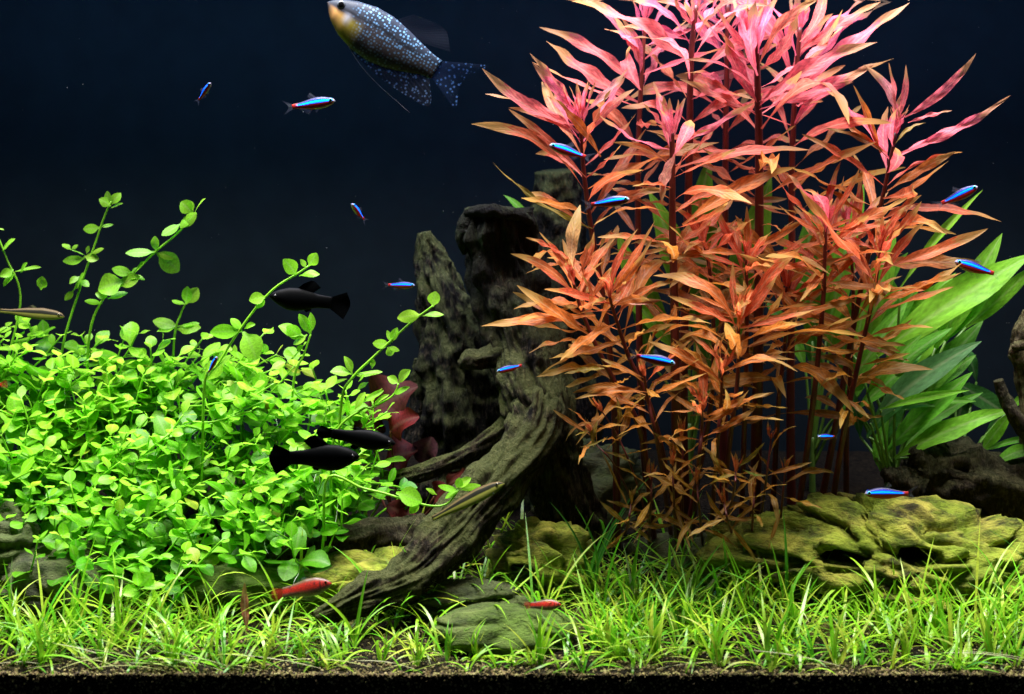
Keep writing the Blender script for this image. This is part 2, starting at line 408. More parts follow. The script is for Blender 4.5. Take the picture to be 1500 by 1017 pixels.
def roundp(w, pet=.12):
    def f(x):
        if x < pet: return w * .12
        t = (x - pet) / (1 - pet)
        return w * (max(0, 1 - (2 * t - 1) ** 2) ** .66 * (1.08 - .22 * t) + .03) if t < .999 else w * .12
    return f
ROUND = [leaf_mesh('round_leaf', M_round, roundp(U(.30, .41)), 7, 2, U(-.02, .1), U(0, .25), U(.6, 1.3), U(-.15, .3), U(-.04, .04), i) for i in range(10)]
LANCE = [leaf_mesh('lance_leaf', M_red, lance(U(.055, .072), .05, U(.42, .55)), 22, 2, U(-.06, .17), U(.15, .65), U(2.0, 3.6), U(.05, .5), U(-.09, .09), 50 + i, U(-1.3, 1.3)) for i in range(26)]
CURL = [leaf_mesh('lance_leaf', M_red, lance(U(.07, .09), .05, .6), 14, 2, U(.28, .42), .25, 3, .2, U(-.05, .05), 80 + i) for i in range(4)]
BROAD = [leaf_mesh('broad_leaf', M_broad, lance(U(.062, .085), .04, .45), 14, 3, U(.0, .1), U(.1, .35), U(1.5, 3), U(.1, .35), U(-.05, .05), 100 + i) for i in range(6)]
LILY = [leaf_mesh('lily_leaf', M_lily, roundp(U(.36, .46), .03), 9, 3, U(.05, .15), U(.3, .6), U(1, 1.8), .2, 0, 120 + i) for i in range(4)]
BLADE = [leaf_mesh('grass_blade', M_blade, lance(.035, .0, .3), 9, 1, a, 0, 1, .35, b, 140 + i) for i, (a, b) in enumerate([(.05, .02), (.14, -.03), (.22, .03), (.1, .05), (.28, -.02), (.02, 0)])]
def basis(dirv, up, roll=0):
    x = dirv.normalized(); z = up - x * up.dot(x)
    if z.length < 1e-4: z = x.orthogonal()
    z.normalize(); y = z.cross(x)
    m = Matrix((x, y, z)).transposed()
    return m @ Matrix.Rotation(roll, 3, 'X')
def put_leaf(name, me, parent, base, dirv, up, L, wide=1., roll=0, color=(1, 1, 1)):
    o = bpy.data.objects.new(name, me); col.objects.link(o)
    m = basis(dirv, up, roll).to_4x4(); m.translation = base - parent.location
    o.parent = parent; o.matrix_local = m @ Matrix.Diagonal((L, L * wide, L * (1 + (wide - 1) * .4), 1))
    o.color = (color[0], color[1], color[2], 1)
    return o
def stem_obj(parent, pts, r0, r1, color, n=7, name='stem', mat=None):
    mb = MB(); m = len(pts)
    mb.tube([p - parent.location for p in pts], [r0 + (r1 - r0) * i / (m - 1) for i in range(m)], n)
    o = link(name, mb.mesh(name, mat or M_stem), parent); o.color = tuple(color) + (1,)
    return o
UP = Vector((0, 0, 1))
def rv(s=1.): return Vector((U(-s, s), U(-s, s), U(-s, s)))
def jcol(c, s=.15):
    k = 1 + U(-s, s); return tuple(max(0, x * k * (1 + U(-s, s) * .5)) for x in c)

# ------------------------------------------------------------------ green round-leaved stems (the bush)
G_NEW = (.38, .78, .05); G_MID = (.17, .56, .008); G_OLD_SHADE = (.04, .25, .005)  # darkest green: older leaves, deepened to carry painted shade low in the bush
def shoot(tip, d, L, base, label, group, nodes, size, roots=0, bare_until=None, pale=.5):
    """a creeping stem: base on the soil, rising to tip; opposite round leaves along its last length L"""
    t = empty('round_leaved_stem', base); tag(t, label, 'water plant', group)
    d = d.normalized(); a = tip - d * L
    mid = (a + base) * .5 + Vector((U(-.01, .01), .015, 0)); mid.z = a.z * .55 + base.z * .45
    cp = [base, mid, a, a + d * L * .5 + rv(.004), tip]
    pts = spline(cp, 26)
    so = stem_obj(t, pts, .0011, .0007, jcol(mixc(G_MID, G_NEW, .4)), 6)
    lp = spline(cp[2:], 24)
    az = U(0, 6)
    for k in range(nodes):
        f = k / max(1, nodes - 1); q = lp[int(f * 23)]; ii = min(22, int(f * 23)); td = (lp[ii + 1] - lp[ii]).normalized()
        az += pi / 2 + U(-.35, .35)
        s = size * (1.0 - .45 * max(0, f - .6) / .4) * U(.78, 1.2)
        o1 = td.orthogonal().normalized()
        for sgn in (0, pi):
            e = Matrix.Rotation(az + sgn + U(-.2, .2), 3, td) @ o1
            op = lin(f, [0, .6, 1], [1.5, 1.25, .65]) + U(-.25, .25)
            ld = e * sin(op) + td * cos(op); ld.z = ld.z * .6 - .06
            c = mixc(mixc(G_OLD_SHADE, G_MID, min(1, f * 1.2) * min(1, .55 + pale * .5)), G_NEW, min(1, max(0, f - .45) * 1.5 * pale + U(0, .3) * min(1, pale + .2)))
            if U(0, 1) < .025: c = (.4, .52, .04)
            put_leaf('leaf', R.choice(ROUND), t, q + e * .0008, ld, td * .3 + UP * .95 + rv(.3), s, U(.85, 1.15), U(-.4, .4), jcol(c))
    for k in range(roots):
        q = lp[R.randrange(2, 14)]; n = 9; L2 = U(.015, .035); pp = [q]
        dd = Vector((U(-.3, .4), U(-.6, -.1), -1)).normalized()
        for i in range(n): dd = (dd + rv(.25)).normalized(); pp.append(pp[-1] + dd * L2 / n)
        ro = stem_obj(t, pp, .00035, .0002, (1, 1, 1), 4, 'root', M_root); ro.parent = so
    return t
right = lambda py: lin(py, [440, 470, 500, 540, 570, 600, 640, 690, 720, 760, 790, 820, 845], [100, 300, 440, 480, 550, 595, 575, 570, 545, 500, 440, 350, 230])
top = lambda px: lin(px, [0, 60, 150, 220, 300, 340, 400, 450, 480, 540, 600], [468, 475, 490, 485, 500, 505, 480, 480, 545, 580, 615])
def bush_y(px, py):
    f = (py - 470) / 370
    return .31 - .205 * f + .03 * noise.noise(Vector((px * .012, py * .02, 2))) + max(0, px - 420) * .00006
GB = 'creeping stems that make up the leafy green bush'
py = 472
while py < 838:
    px = -40 + U(0, 20)
    while px < right(py) - 8:
        x = px + U(-10, 10); yv = py + U(-9, 9)
        if yv > top(x) - 4 and not (x < 45 and yv > 770) and not (yv > 800 and U(0, 1) < .3):
            dep = bush_y(x, yv) + U(-.012, .012); tip = P(x, yv, dep)
            f = (yv - 470) / 370
            d = Vector((.35 + U(-.6, .6), -.55 + .3 * (1 - f) + U(-.3, .3), .62 + U(-.45, .4)))
            b = Vector((tip.x - U(.0, .04), min(.44, dep + U(.02, .07)), 0)); b.z = ground_z(b.x, b.y) - .004
            lab = ('bright green creeping stem of round leaves on the sunlit crown of the bush' if f < .35 else
                   'green creeping stem of round leaves in the thick of the bush' if f < .75 else
                   'darker green creeping stem of round leaves at the foot of the bush')
            lab = lab.replace('sunlit ', 'lit ')
            shoot(tip, d, U(.05, .075), b, lab, GB + (' crown' if f < .35 else ' middle' if f < .75 else ' foot'), R.choice((5, 5, 6)), U(.0155, .0245), roots=(1 if U(0, 1) < (.12 + .3 * (f > .55)) else 0), pale=1.2 - 1.0 * f)  # pale paints the bush's shading into leaf colour, light crown to dark foot
        px += 30 + 3 * (py > 640)
    py += 23 + 3 * (py > 640)
# single shoots that stand out of the bush: explicit stems and leaves
def tall_shoot(cp, y, leaves, label, dark=0., rad=.0011):
    pts3 = [P(a, b, y) for a, b in cp]
    base = Vector((pts3[0].x - .01, y + .01, 0)); base.z = ground_z(base.x, base.y) - .004
    t = empty('round_leaved_stem', base); tag(t, label, 'water plant')
    pts = spline([base, (base + pts3[0]) / 2 + Vector((0, .01, 0))] + pts3, 40)
    c0 = mixc(mixc(G_MID, G_NEW, .5), G_OLD_SHADE, dark)
    stem_obj(t, pts, .0013, rad * .7, c0, 7)
    for (bx, by, tx, ty, wd) in leaves:
        b = P(bx, by, y); e = P(tx, ty, y + U(-.006, .004)); dv = e - b
        c = jcol(mixc(mixc(G_MID, G_NEW, U(.3, 1)), G_OLD_SHADE, dark))
        o = put_leaf('leaf', R.choice(ROUND), t, b, dv, Vector((0, -.8, .7)) + rv(.25), dv.length, wd * U(.68, .9), U(-.4, .4), c)
    return t
tall_shoot([(90, 520), (118, 420), (135, 370), (152, 320), (163, 295)], .30, [(163, 302, 145, 292, 1.2), (163, 300, 177, 283, 1), (161, 303, 157, 280, 1), (162, 305, 180, 298, .6), (147, 333, 122, 336, 1.1), (147, 333, 166, 329, .8), (125, 378, 92, 383, .8), (123, 376, 145, 379, .9), (133, 372, 152, 364, .7), (127, 372, 130, 360, 1), (104, 366, 91, 358, 1.3), (104, 366, 114, 359, 1), (125, 375, 104, 366, .2), (117, 405, 102, 416, 1), (116, 410, 130, 420, 1), (108, 425, 95, 440, 1), (108, 425, 124, 400, 1)],
           'tall thin green shoot with small paired leaves above the bush crown', .25)
tall_shoot([(130, 500), (150, 440), (190, 405), (230, 367), (262, 340), (285, 312)], .28, [(285, 312, 301, 291, 1.0), (283, 312, 265, 296, 1.2), (283, 310, 277, 294, .8), (284, 315, 264, 334, 1.1), (264, 334, 288, 312, 1.0), (265, 328, 237, 345, 1.0), (228, 369, 184, 371, .65), (229, 369, 227, 346, 1.2), (230, 371, 262, 398, 1.15), (229, 370, 258, 378, .9), (195, 400, 164, 394, 1.0), (195, 402, 212, 384, .8), (190, 405, 200, 392, .9), (183, 411, 144, 425, 1.2), (183, 411, 212, 410, .8), (175, 420, 205, 405, 1), (158, 436, 140, 430, .8), (158, 438, 187, 429, .8), (150, 445, 124, 441, .7)],
           'long green shoot slanting up with large paired leaves, taller than the bush', .12)
tall_shoot([(255, 500), (265, 460), (272, 445)], .29, [(272, 446, 252, 440, 1), (272, 446, 290, 422, 1.2), (272, 446, 275, 420, 1.2), (262, 478, 224, 470, .8), (262, 478, 292, 474, .7), (258, 480, 230, 486, 1), (258, 482, 294, 480, .8)],
           'short green shoot with a cupped pair of leaves above the bush', .2)
tall_shoot([(300, 560), (318, 535), (350, 485), (380, 445), (405, 420), (434, 402), (452, 390)], .20, [(434, 404, 415, 380, 1.25), (452, 390, 464, 371, 1.4), (448, 392, 440, 380, .9), (438, 404, 468, 402, 1.0), (390, 435, 365, 440, 1.15), (388, 436, 376, 452, .8), (355, 485, 308, 487, .65), (354, 484, 338, 467, 1.1), (358, 482, 374, 475, .9), (356, 486, 376, 527, 1.1), (330, 530, 300, 555, 1.2), (322, 535, 338, 520, .9)],
           'pale green shoot reaching past the nose of the black fish')
tall_shoot([(500, 590), (515, 555), (545, 525), (575, 497), (605, 470), (625, 455), (634, 448)], .19, [(634, 450, 638, 427, 1.35), (618, 462, 582, 466, .9), (618, 463, 650, 461, .65), (572, 504, 546, 503, .8), (574, 502, 582, 480, .8), (574, 502, 567, 484, .8), (568, 508, 574, 521, 2.2), (568, 508, 585, 514, 1), (515, 548, 484, 545, 1.0), (516, 548, 504, 522, .9), (516, 550, 560, 545, .4), (545, 540, 547, 526, 1), (525, 560, 534, 550, 1.2), (540, 560, 524, 572, 1)],
           'pale green shoot stretching over the dark gap towards the stump', -.0)
tall_shoot([(490, 640), (530, 600), (545, 597), (575, 580), (584, 562)], .17, [(584, 562, 568, 552, 1.0), (584, 562, 601, 542, 1.0), (575, 578, 600, 567, .7), (545, 597, 570, 578, .4), (530, 590, 562, 572, .5), (520, 600, 535, 575, 1.1)],
           'small green shoot curving up in front of the dusky red leaves')
tall_shoot([(480, 700), (530, 715), (560, 722), (590, 731), (630, 741), (655, 738), (672, 718)], .145, [(580, 722, 618, 735, 1.0), (615, 735, 600, 752, 1.2), (672, 718, 642, 712, .6), (672, 718, 704, 711, .7), (672, 717, 673, 700, 1.3), (670, 719, 652, 730, .8), (640, 725, 624, 716, .8), (668, 715, 690, 700, .9)],
           'runner shoot creeping out over the dark branch, with a pale leaf star at its end')
tall_shoot([(430, 560), (445, 520), (455, 490)], .24, [(455, 490, 438, 460, .8), (455, 490, 455, 458, .7), (445, 492, 408, 478, .9), (442, 498, 420, 478, 1.2), (450, 490, 430, 505, 1), (445, 505, 435, 515, 1)],
           'green shoot with upright leaves poking out beneath the belly of the black fish', .1)
tall_shoot([(5, 560), (30, 440), (10, 380), (-10, 330)], .30, [(3, 368, 22, 350, 1.2), (20, 395, 0, 405, 1), (22, 398, 60, 392, .5), (22, 400, 5, 420, .6), (60, 425, 62, 405, 1.4), (30, 400, 40, 385, 1.2), (-5, 335, 6, 337, .6)],
           'stout green shoot bent to the side, cut off by the tank edge', .05)
tall_shoot([(150, 850), (170, 845), (205, 858)], .085, [(205, 862, 178, 870, 1.1), (205, 860, 224, 840, 1.3), (206, 863, 242, 857, .6), (203, 860, 200, 838, 1.1), (205, 866, 195, 882, 1)],
           'small round-leaved seedling standing alone in the grass below the bush')

# ------------------------------------------------------------------ red stem plants
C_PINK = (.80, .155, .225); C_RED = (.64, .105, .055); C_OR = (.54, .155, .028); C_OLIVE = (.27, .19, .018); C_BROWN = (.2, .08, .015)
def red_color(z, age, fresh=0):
    c = mixc(C_OLIVE, C_OR, max(0, min(1, (z - .05) / .12)))  # older low leaves are olive; tone also deepened as painted shade at the base
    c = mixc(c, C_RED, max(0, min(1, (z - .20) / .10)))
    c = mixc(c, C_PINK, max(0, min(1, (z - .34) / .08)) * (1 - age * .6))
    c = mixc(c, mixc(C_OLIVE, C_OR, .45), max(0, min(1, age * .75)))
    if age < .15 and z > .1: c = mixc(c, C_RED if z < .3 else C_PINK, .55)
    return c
def red_stem(cp, y0, y1, leafpx, nodes, frac, label, group=None, extra=(), thick=5.5, spread=1.0):
    ys = [y0 + (y1 - y0) * i / (len(cp) - 1) for i in range(len(cp))]
    p3 = [P(a, b, yy) for (a, b), yy in zip(cp, ys)]
    base = P(cp[0][0], cp[0][1], max(y0, .25) + U(0, .05)); base.z = ground_z(base.x, base.y) - .004
    t = empty('red_stem_plant', base); tag(t, label, 'water plant', group)
    pts = spline([base] + p3[1:], 48)
    r = pxm(thick, y1)
    stem_obj(t, pts, r, r * .45, jcol((.12, .018, .014)), 9)
    n0 = 1 - frac; az = U(0, 6)
    for k in range(nodes):
        f = k / (nodes - 1); fr = n0 + frac * f; ii = min(46, int(fr * 47)); q = pts[ii].lerp(pts[ii + 1], fr * 47 - ii)
        td = (pts[ii + 1] - pts[ii]).normalized(); az += pi / 2 + U(-.45, .45); o1 = td.orthogonal().normalized()
        L = pxm(leafpx, y1) * lin(f, [0, .5, .85, 1], [.8, 1.15, 1.0, .4]) * U(.65, 1.2)
        op0 = lin(f, [0, .6, .9, 1], [1.42, 1.22, .8, .3]) * spread
        for sg in (0, pi):
            e = Matrix.Rotation(az + sg + U(-.2, .2), 3, td) @ o1
            if f < .8 and U(0, 1) < .14: continue
            op = op0 + U(-.38, .38) * (1.2 - f * .7); ld = e * sin(op) + td * cos(op) + Vector((0, 0, U(-.2, .1) if f < .7 else 0))
            age = (1 - f) ** 1.2
            me = R.choice(CURL) if (f < .75 and U(0, 1) < .1) else R.choice(LANCE)
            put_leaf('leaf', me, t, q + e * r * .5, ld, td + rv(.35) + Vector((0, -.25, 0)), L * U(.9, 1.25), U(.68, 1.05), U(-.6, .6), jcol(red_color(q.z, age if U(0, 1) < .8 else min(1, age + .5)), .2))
    tp = pts[-1]; td = (pts[-1] - pts[-3]).normalized(); o1 = td.orthogonal().normalized()
    for k in range(4):
        e = Matrix.Rotation(k * pi / 2 + U(-.3, .3), 3, td) @ o1; op = U(.05, .45)
        put_leaf('leaf', R.choice(LANCE), t, tp - td * .003, e * sin(op) + td * cos(op), -e + rv(.3), pxm(leafpx, y1) * U(.25, .5), U(1, 1.4), U(-.3, .3), jcol(red_color(tp.z, 0)))
    for ex in extra:
        bx, by, tx, ty, wd = ex[:5]; yy = y1 + (ex[6] if len(ex) > 6 else 0)
        b = P(bx, by, yy); e = P(tx, ty, yy + U(-.02, .01)); dv = e - b
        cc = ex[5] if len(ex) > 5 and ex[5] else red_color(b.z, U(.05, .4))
        me = R.choice(CURL) if (len(ex) > 7) else R.choice(LANCE)
        put_leaf('leaf', me, t, b, dv, Vector((0, -.75, .7)) + rv(.2), dv.length, wd, U(-.15, .15), jcol(cc, .1))
    return t
GR = 'tall stems of the red clump'; GS = 'short stems at the front of the red clump'
LT = 'tall stem with pink-red lance leaves rising to the water surface within the red clump'
# tall back stems
red_stem([(1005, 780), (1000, 600), (1005, 400), (1010, 220), (1012, 90), (1020, 8)], .27, .27, 140, 16, .74, LT, GR, [(1020, 30, 960, 2, 1.2), (1020, 25, 1050, 0, 1.3), (1018, 40, 985, -4, 1.2), (1020, 60, 1080, 15, 1.0), (1012, 95, 830, 0, 1.0), (1010, 60, 905, 40, 1), (1020, 40, 950, 70, 1.1)], 8)
red_stem([(1105, 780), (1110, 560), (1112, 380), (1112, 220), (1110, 130), (1108, 62)], .25, .24, 150, 16, .74, 'thick red stem with large pink leaves, the stoutest of the clump', None, [(1110, 150, 1060, 48, 1.4), (1112, 155, 1285, 62, 1.0), (1115, 100, 1170, 15, 1.5), (1112, 160, 1280, 95, .9), (1108, 80, 1050, 10, 1.1)], 9)
red_stem([(1160, 780), (1158, 600), (1160, 400), (1160, 250), (1165, 130), (1172, 40)], .28, .28, 140, 16, .74, LT, GR, [(1165, 130, 1333, 4, .9), (1165, 80, 1290, 3, .9), (1160, 190, 1250, 120, 1.0), (1162, 100, 1220, 20, 1.4)], 7)
red_stem([(950, 780), (940, 600), (935, 400), (935, 220), (940, 110), (945, 30)], .30, .30, 130, 16, .74, LT, GR, [(938, 100, 895, 20, 1.3), (938, 110, 910, 25, 1.2), (935, 130, 790, 40, .9), (935, 150, 800, 60, 1.1)], 6)
red_stem([(1060, 790), (1060, 600), (1062, 300), (1064, 140), (1066, 5)], .31, .31, 130, 16, .74, LT, GR, [(1066, 40, 985, 6, 1.2), (1066, 45, 1040, -5, 1.2), (1066, 50, 1130, 4, 1.1), (1068, 60, 1000, 30, 1.1), (1066, 70, 1150, 40, 1.0), (1066, 30, 1060, -8, 1.2)], 7)
red_stem([(905, 780), (900, 600), (885, 450), (865, 330), (855, 250), (850, 175)], .24, .22, 135, 17, 0.73, 'red stem with a pink leaf star, leaning out towards the gourami side', None,
         [(848, 185, 706, 100, .95), (848, 195, 710, 138, .85), (845, 165, 780, 92, 1.2), (850, 165, 776, 78, .85), (855, 165, 920, 100, 1.3, (.72, .3, .28)), (850, 205, 745, 158, .85), (858, 260, 745, 160, .8), (868, 335, 722, 238, .5, C_OLIVE), (860, 200, 930, 130, 1.2), (850, 170, 845, 120, 1.2), (848, 170, 862, 118, 1.0), (880, 230, 800, 140, 1.0, C_OR)], 6)
red_stem([(995, 790), (990, 600), (988, 450), (985, 330), (985, 250), (984, 195)], .21, .19, 130, 16, 0.68, 'red stem with a bent-over pink leaf in the middle of the clump', None,
         [(990, 225, 970, 298, 1.5, (.6, .25, .2), -.01), (995, 245, 1188, 220, .8), (1000, 330, 1165, 245, .95, C_OR), (985, 200, 940, 150, 1), (990, 210, 1040, 190, 1), (980, 180, 972, 140, 1.3)], 8)
red_stem([(1190, 780), (1225, 620), (1250, 480), (1275, 360), (1295, 280), (1312, 195)], .25, .22, 135, 16, 0.68, 'red stem with a pink leaf star standing apart next to the broad green leaves', None,
         [(1312, 185, 1265, 95, 1.2, (.66, .27, .25)), (1325, 172, 1430, 78, .75), (1315, 225, 1480, 140, .5), (1310, 180, 1302, 92, 1.0), (1315, 175, 1327, 95, 1.0), (1330, 180, 1395, 162, .8), (1300, 280, 1400, 222, .85, C_OR), (1295, 300, 1390, 235, .8, C_OR), (1312, 210, 1356, 180, 1, C_OLIVE), (1300, 225, 1232, 175, .9, C_OR), (1300, 230, 1210, 188, .6, C_BROWN), (1290, 225, 1250, 125, .9, C_OR)], 5.5)
# middle stems
red_stem([(960, 780), (940, 640), (900, 560), (870, 500), (850, 450), (840, 415)], .19, .16, 115, 10, .6, 'red stem arching over the stump with an orange curled leaf', None,
         [(842, 432, 748, 372, 1.0), (838, 405, 790, 340, 1.0), (840, 395, 850, 300, 1.35, (.55, .3, .12), 0, 1), (868, 495, 757, 418, 1.15, C_OR), (872, 462, 705, 478, .8, C_OR), (848, 400, 870, 340, 1.0), (855, 405, 868, 350, 1.3), (835, 380, 770, 348, .8), (862, 445, 905, 385, 1)], 5)
red_stem([(1000, 780), (960, 620), (920, 520), (900, 460), (893, 435)], .19, .16, 115, 14, 0.685, 'orange stem beside the curled leaf, two long upright leaves at its top', GS, [(893, 430, 960, 322, .9), (893, 435, 935, 335, .8), (900, 440, 968, 440, 1.2, (.62, .28, .2)), (895, 430, 945, 370, 1.1, C_OR), (870, 440, 850, 400, .9)], 4.5)
red_stem([(1085, 780), (1090, 640), (1094, 500), (1094, 420), (1093, 380)], .22, .20, 125, 14, 0.68, 'orange stem with one upright leaf at its centre before the stoutest red stem', GS, [(1093, 375, 975, 385, .8, C_OR), (1095, 368, 1180, 320, .9, C_OR), (1093, 370, 1094, 302, 1.2, C_OR)], 4.5)
red_stem([(1160, 790), (1190, 600), (1205, 450), (1208, 380), (1210, 330)], .21, .19, 120, 15, 0.68, 'rosy stem topped by a narrow leaf star in the middle of the red clump', None, [(1208, 335, 1145, 250, 1.0), (1208, 330, 1260, 245, .7), (1212, 335, 1250, 320, 1.2), (1215, 335, 1310, 320, .9), (1205, 340, 1140, 300, 1)], 5)
red_stem([(1210, 790), (1235, 640), (1260, 520), (1280, 430), (1290, 365)], .20, .18, 125, 15, 0.68, 'coral stem whose long leaves point at the blue-striped fish by the green leaves', None, [(1288, 395, 1447, 335, .8), (1283, 440, 1410, 385, .8, C_OR), (1290, 360, 1350, 295, 1.1), (1292, 350, 1330, 300, 1.0), (1288, 370, 1215, 345, 1), (1290, 365, 1340, 300, 1.2), (1285, 420, 1355, 325, .9)], 5)
red_stem([(1050, 780), (1070, 640), (1080, 560), (1082, 500), (1082, 462)], .17, .15, 115, 14, 0.68, 'rosy-tipped short stem with long level leaves in the middle of the clump', GS, [(1085, 480, 1200, 452, .75), (1088, 485, 1195, 468, .8, C_OR), (1080, 460, 1010, 430, .8), (1080, 465, 1000, 452, .8), (1085, 455, 1095, 420, 1), (1082, 470, 1140, 400, 1)], 4.5)
red_stem([(1040, 780), (1050, 660), (1056, 590), (1058, 540)], .15, .13, 105, 8, .6, 'short stem with orange leaf star just over the lowest stars of the clump', GS, [(1060, 545, 1167, 528, .8, C_OR), (1058, 530, 1010, 490, .9), (1056, 525, 1062, 490, 1.2), (1058, 560, 950, 500, .8, C_OR)], 4)
red_stem([(985, 790), (965, 660), (950, 590), (944, 550)], .15, .13, 95, 8, .6, 'short orange stem right behind the blue-striped fish low in the clump', GS, [(955, 560, 1030, 522, 1.1, C_OR), (948, 575, 842, 585, .8, C_OR), (945, 555, 880, 525, .8), (940, 545, 935, 530, 1), (885, 540, 826, 548, 1.1, C_OLIVE)], 4)
red_stem([(1015, 790), (1022, 690), (1028, 630), (1028, 600)], .14, .12, 95, 7, .65, 'lowest large orange leaf star at the front of the red clump', GS, [(1035, 610, 1130, 575, .9, C_OR), (1030, 640, 1108, 596, 1.0, C_OR), (1025, 600, 965, 602, .6), (1028, 590, 1002, 558, 1.1)], 4)
red_stem([(1000, 790), (1040, 600), (1045, 480), (1040, 400), (1030, 352)], .23, .22, 110, 14, 0.73, 'thin red stem half hidden among orange stems under the bent pink leaf', GS, [(1030, 350, 985, 300, 1), (1030, 360, 1090, 330, .9)], 4.5)
red_stem([(1130, 780), (1140, 600), (1150, 500), (1152, 420)], .24, .22, 120, 13, 0.68, 'short orange-leaved stem behind the rosy narrow leaf star', GS, [], 4.5)
red_stem([(1240, 790), (1240, 640), (1245, 560), (1250, 420), (1240, 330)], .26, .25, 115, 14, 0.68, 'short red stem between the coral stem and the standing-apart stem', GS, [], 4.5)
red_stem([(960, 790), (905, 690), (872, 650), (864, 632)], .15, .13, 60, 5, .5, 'tiny thin shoot with few leaves in front of the dark hollow', None, [(862, 625, 832, 598, .7, C_OR), (870, 655, 876, 615, 1.3, C_OLIVE), (862, 632, 843, 638, .9, C_OLIVE), (890, 640, 850, 655, .6, C_OLIVE)], 1.6)
red_stem([(960, 790), (930, 700), (905, 640), (880, 600)], .16, .14, 65, 5, .5, 'thin olive shoot beside the stump root with narrow leaves', None, [(930, 680, 885, 662, .8, C_OLIVE), (905, 630, 902, 580, 1, C_OLIVE)], 2)
red_stem([(1060, 790), (1075, 720), (1078, 690)], .12, .11, 75, 5, .6, 'low olive-leaved shoot at the foot of the red clump', 'olive shoots at the foot of the red clump', [(1080, 685, 1120, 648, .9, C_OLIVE), (1088, 688, 1122, 697, 1, (.25, .34, .03)), (1040, 712, 1078, 696, 1, C_OLIVE), (1060, 700, 1045, 665, .8, C_OLIVE)], 2.5)
for bx, tx, ty, yy in [(990, 985, 680, .14), (1030, 1020, 705, .13), (950, 955, 700, .15), (1110, 1130, 640, .17), (1140, 1150, 690, .18), (915, 925, 735, .15), (1075, 1060, 735, .12), (1000, 1000, 640, .16), (1100, 1105, 720, .15)]:
    red_stem([(bx, 800), ((bx + tx) / 2, (800 + ty) / 2), (tx, ty)], yy, yy - .01, 72, 5, .7, 'low olive-leaved shoot at the foot of the red clump', 'olive shoots at the foot of the red clump', [], 2.5)

# ------------------------------------------------------------------ broad-leaved green plants
def broad(label, y, base, leaves, group=None):
    b3 = P(base[0], base[1], y); b3.z = ground_z(b3.x, y) - .004
    t = empty('broad_leaved_plant', b3); tag(t, label, 'water plant', group)
    st = P(*base, y)
    stem_obj(t, spline([b3, (b3 + st) / 2, st], 12), .0032, .002, (.10, .22, .03), 8)
    for (bx, by, tx, ty, wd, c, dy) in leaves:
        b = P(bx, by, y + dy); e = P(tx, ty, y + dy + U(-.02, .015)); dv = e - b
        # petiole from the stem
        k = b3.lerp(st, U(.3, 1))
        stem_obj(t, spline([k, (k + b) / 2 + Vector((0, 0, .006)), b], 8), .0016, .0011, (.12, .28, .03), 6, 'petiole')
        put_leaf('leaf', R.choice(BROAD), t, b, dv, Vector((0, -.8, .55)) + rv(.15), dv.length, wd * 1.25, U(-.2, .2), jcol(c, .1))
    return t
BL = (.20, .52, .03); BM = (.13, .42, .03); BD = (.05, .2, .035); BS = (.09, .24, .07)
broad('green plant with bright broad lance leaves beside the red clump and the blue-striped fish', .30, (1300, 620), [
    (1285, 520, 1512, 372, .95, BL, -.02), (1370, 510, 1468, 342, 1.0, BL, 0), (1415, 480, 1520, 385, .9, BL, .01), (1385, 500, 1455, 425, 1.3, BM, -.005),
    (1240, 570, 1330, 440, 1.0, BM, .0), (1285, 520, 1350, 415, 1.1, BM, .02), (1330, 480, 1390, 415, .6, BM, .01), (1300, 470, 1290, 380, 1.2, BM, .04), (1320, 420, 1440, 278, .35, BL, -.01),
    (1340, 545, 1300, 400, 1.3, BM, .03), (1350, 540, 1380, 440, 1.2, BM, .02), (1370, 560, 1345, 440, 1.2, BL, .03), (1300, 560, 1420, 430, 1.0, BL, .015), (1260, 540, 1310, 330, 1.0, BL, .03), (1330, 600, 1440, 470, 1.1, BM, .01), (1250, 520, 1275, 400, 1.2, BL, .02), (1300, 500, 1400, 400, .9, BL, .02), (1290, 560, 1395, 480, 1.0, BM, -.01), (1320, 540, 1470, 430, .9, BM, .02), (1255, 600, 1350, 520, 1.0, BM, -.02), (1270, 470, 1330, 370, 1, BM, .03), (1350, 580, 1430, 520, 1.1, BM, .02)])
broad('green plant with dark and blue-green lance leaves below the bright ones', .26, (1310, 680), [
    (1275, 620, 1438, 500, .9, BS, -.02), (1270, 575, 1350, 490, 1.2, BM, -.03), (1270, 640, 1400, 510, 1.0, BD, .0), (1300, 660, 1425, 545, 1.0, BM, .01), (1290, 600, 1420, 572, .5, BL, -.02),
    (1310, 600, 1430, 588, .7, BM, -.01), (1320, 665, 1400, 590, 1.2, BM, .02), (1330, 640, 1440, 575, .8, BM, .0), (1260, 640, 1240, 560, 1.2, BD, .03), (1280, 665, 1340, 560, 1.2, BD, .03)])
broad('green plant with a long arching leaf behind the bare log', .28, (1400, 680), [
    (1310, 672, 1482, 600, 1.0, BL, -.03), (1437, 662, 1484, 600, 1.5, BL, .0), (1440, 660, 1520, 638, .6, BM, .0), (1455, 680, 1530, 655, 1.3, (.16, .45, .03), -.02), (1400, 560, 1480, 610, 1.8, BD, .05), (1400, 650, 1420, 560, 1.5, BD, .04), (1440, 640, 1475, 590, 1, BD, .04), (1480, 600, 1515, 575, 1.4, BL, .02), (1430, 560, 1400, 500, 1.6, BD, .06), (1290, 690, 1302, 610, 1.2, BM, .0), (1350, 660, 1330, 590, 1.3, BD, .03)])
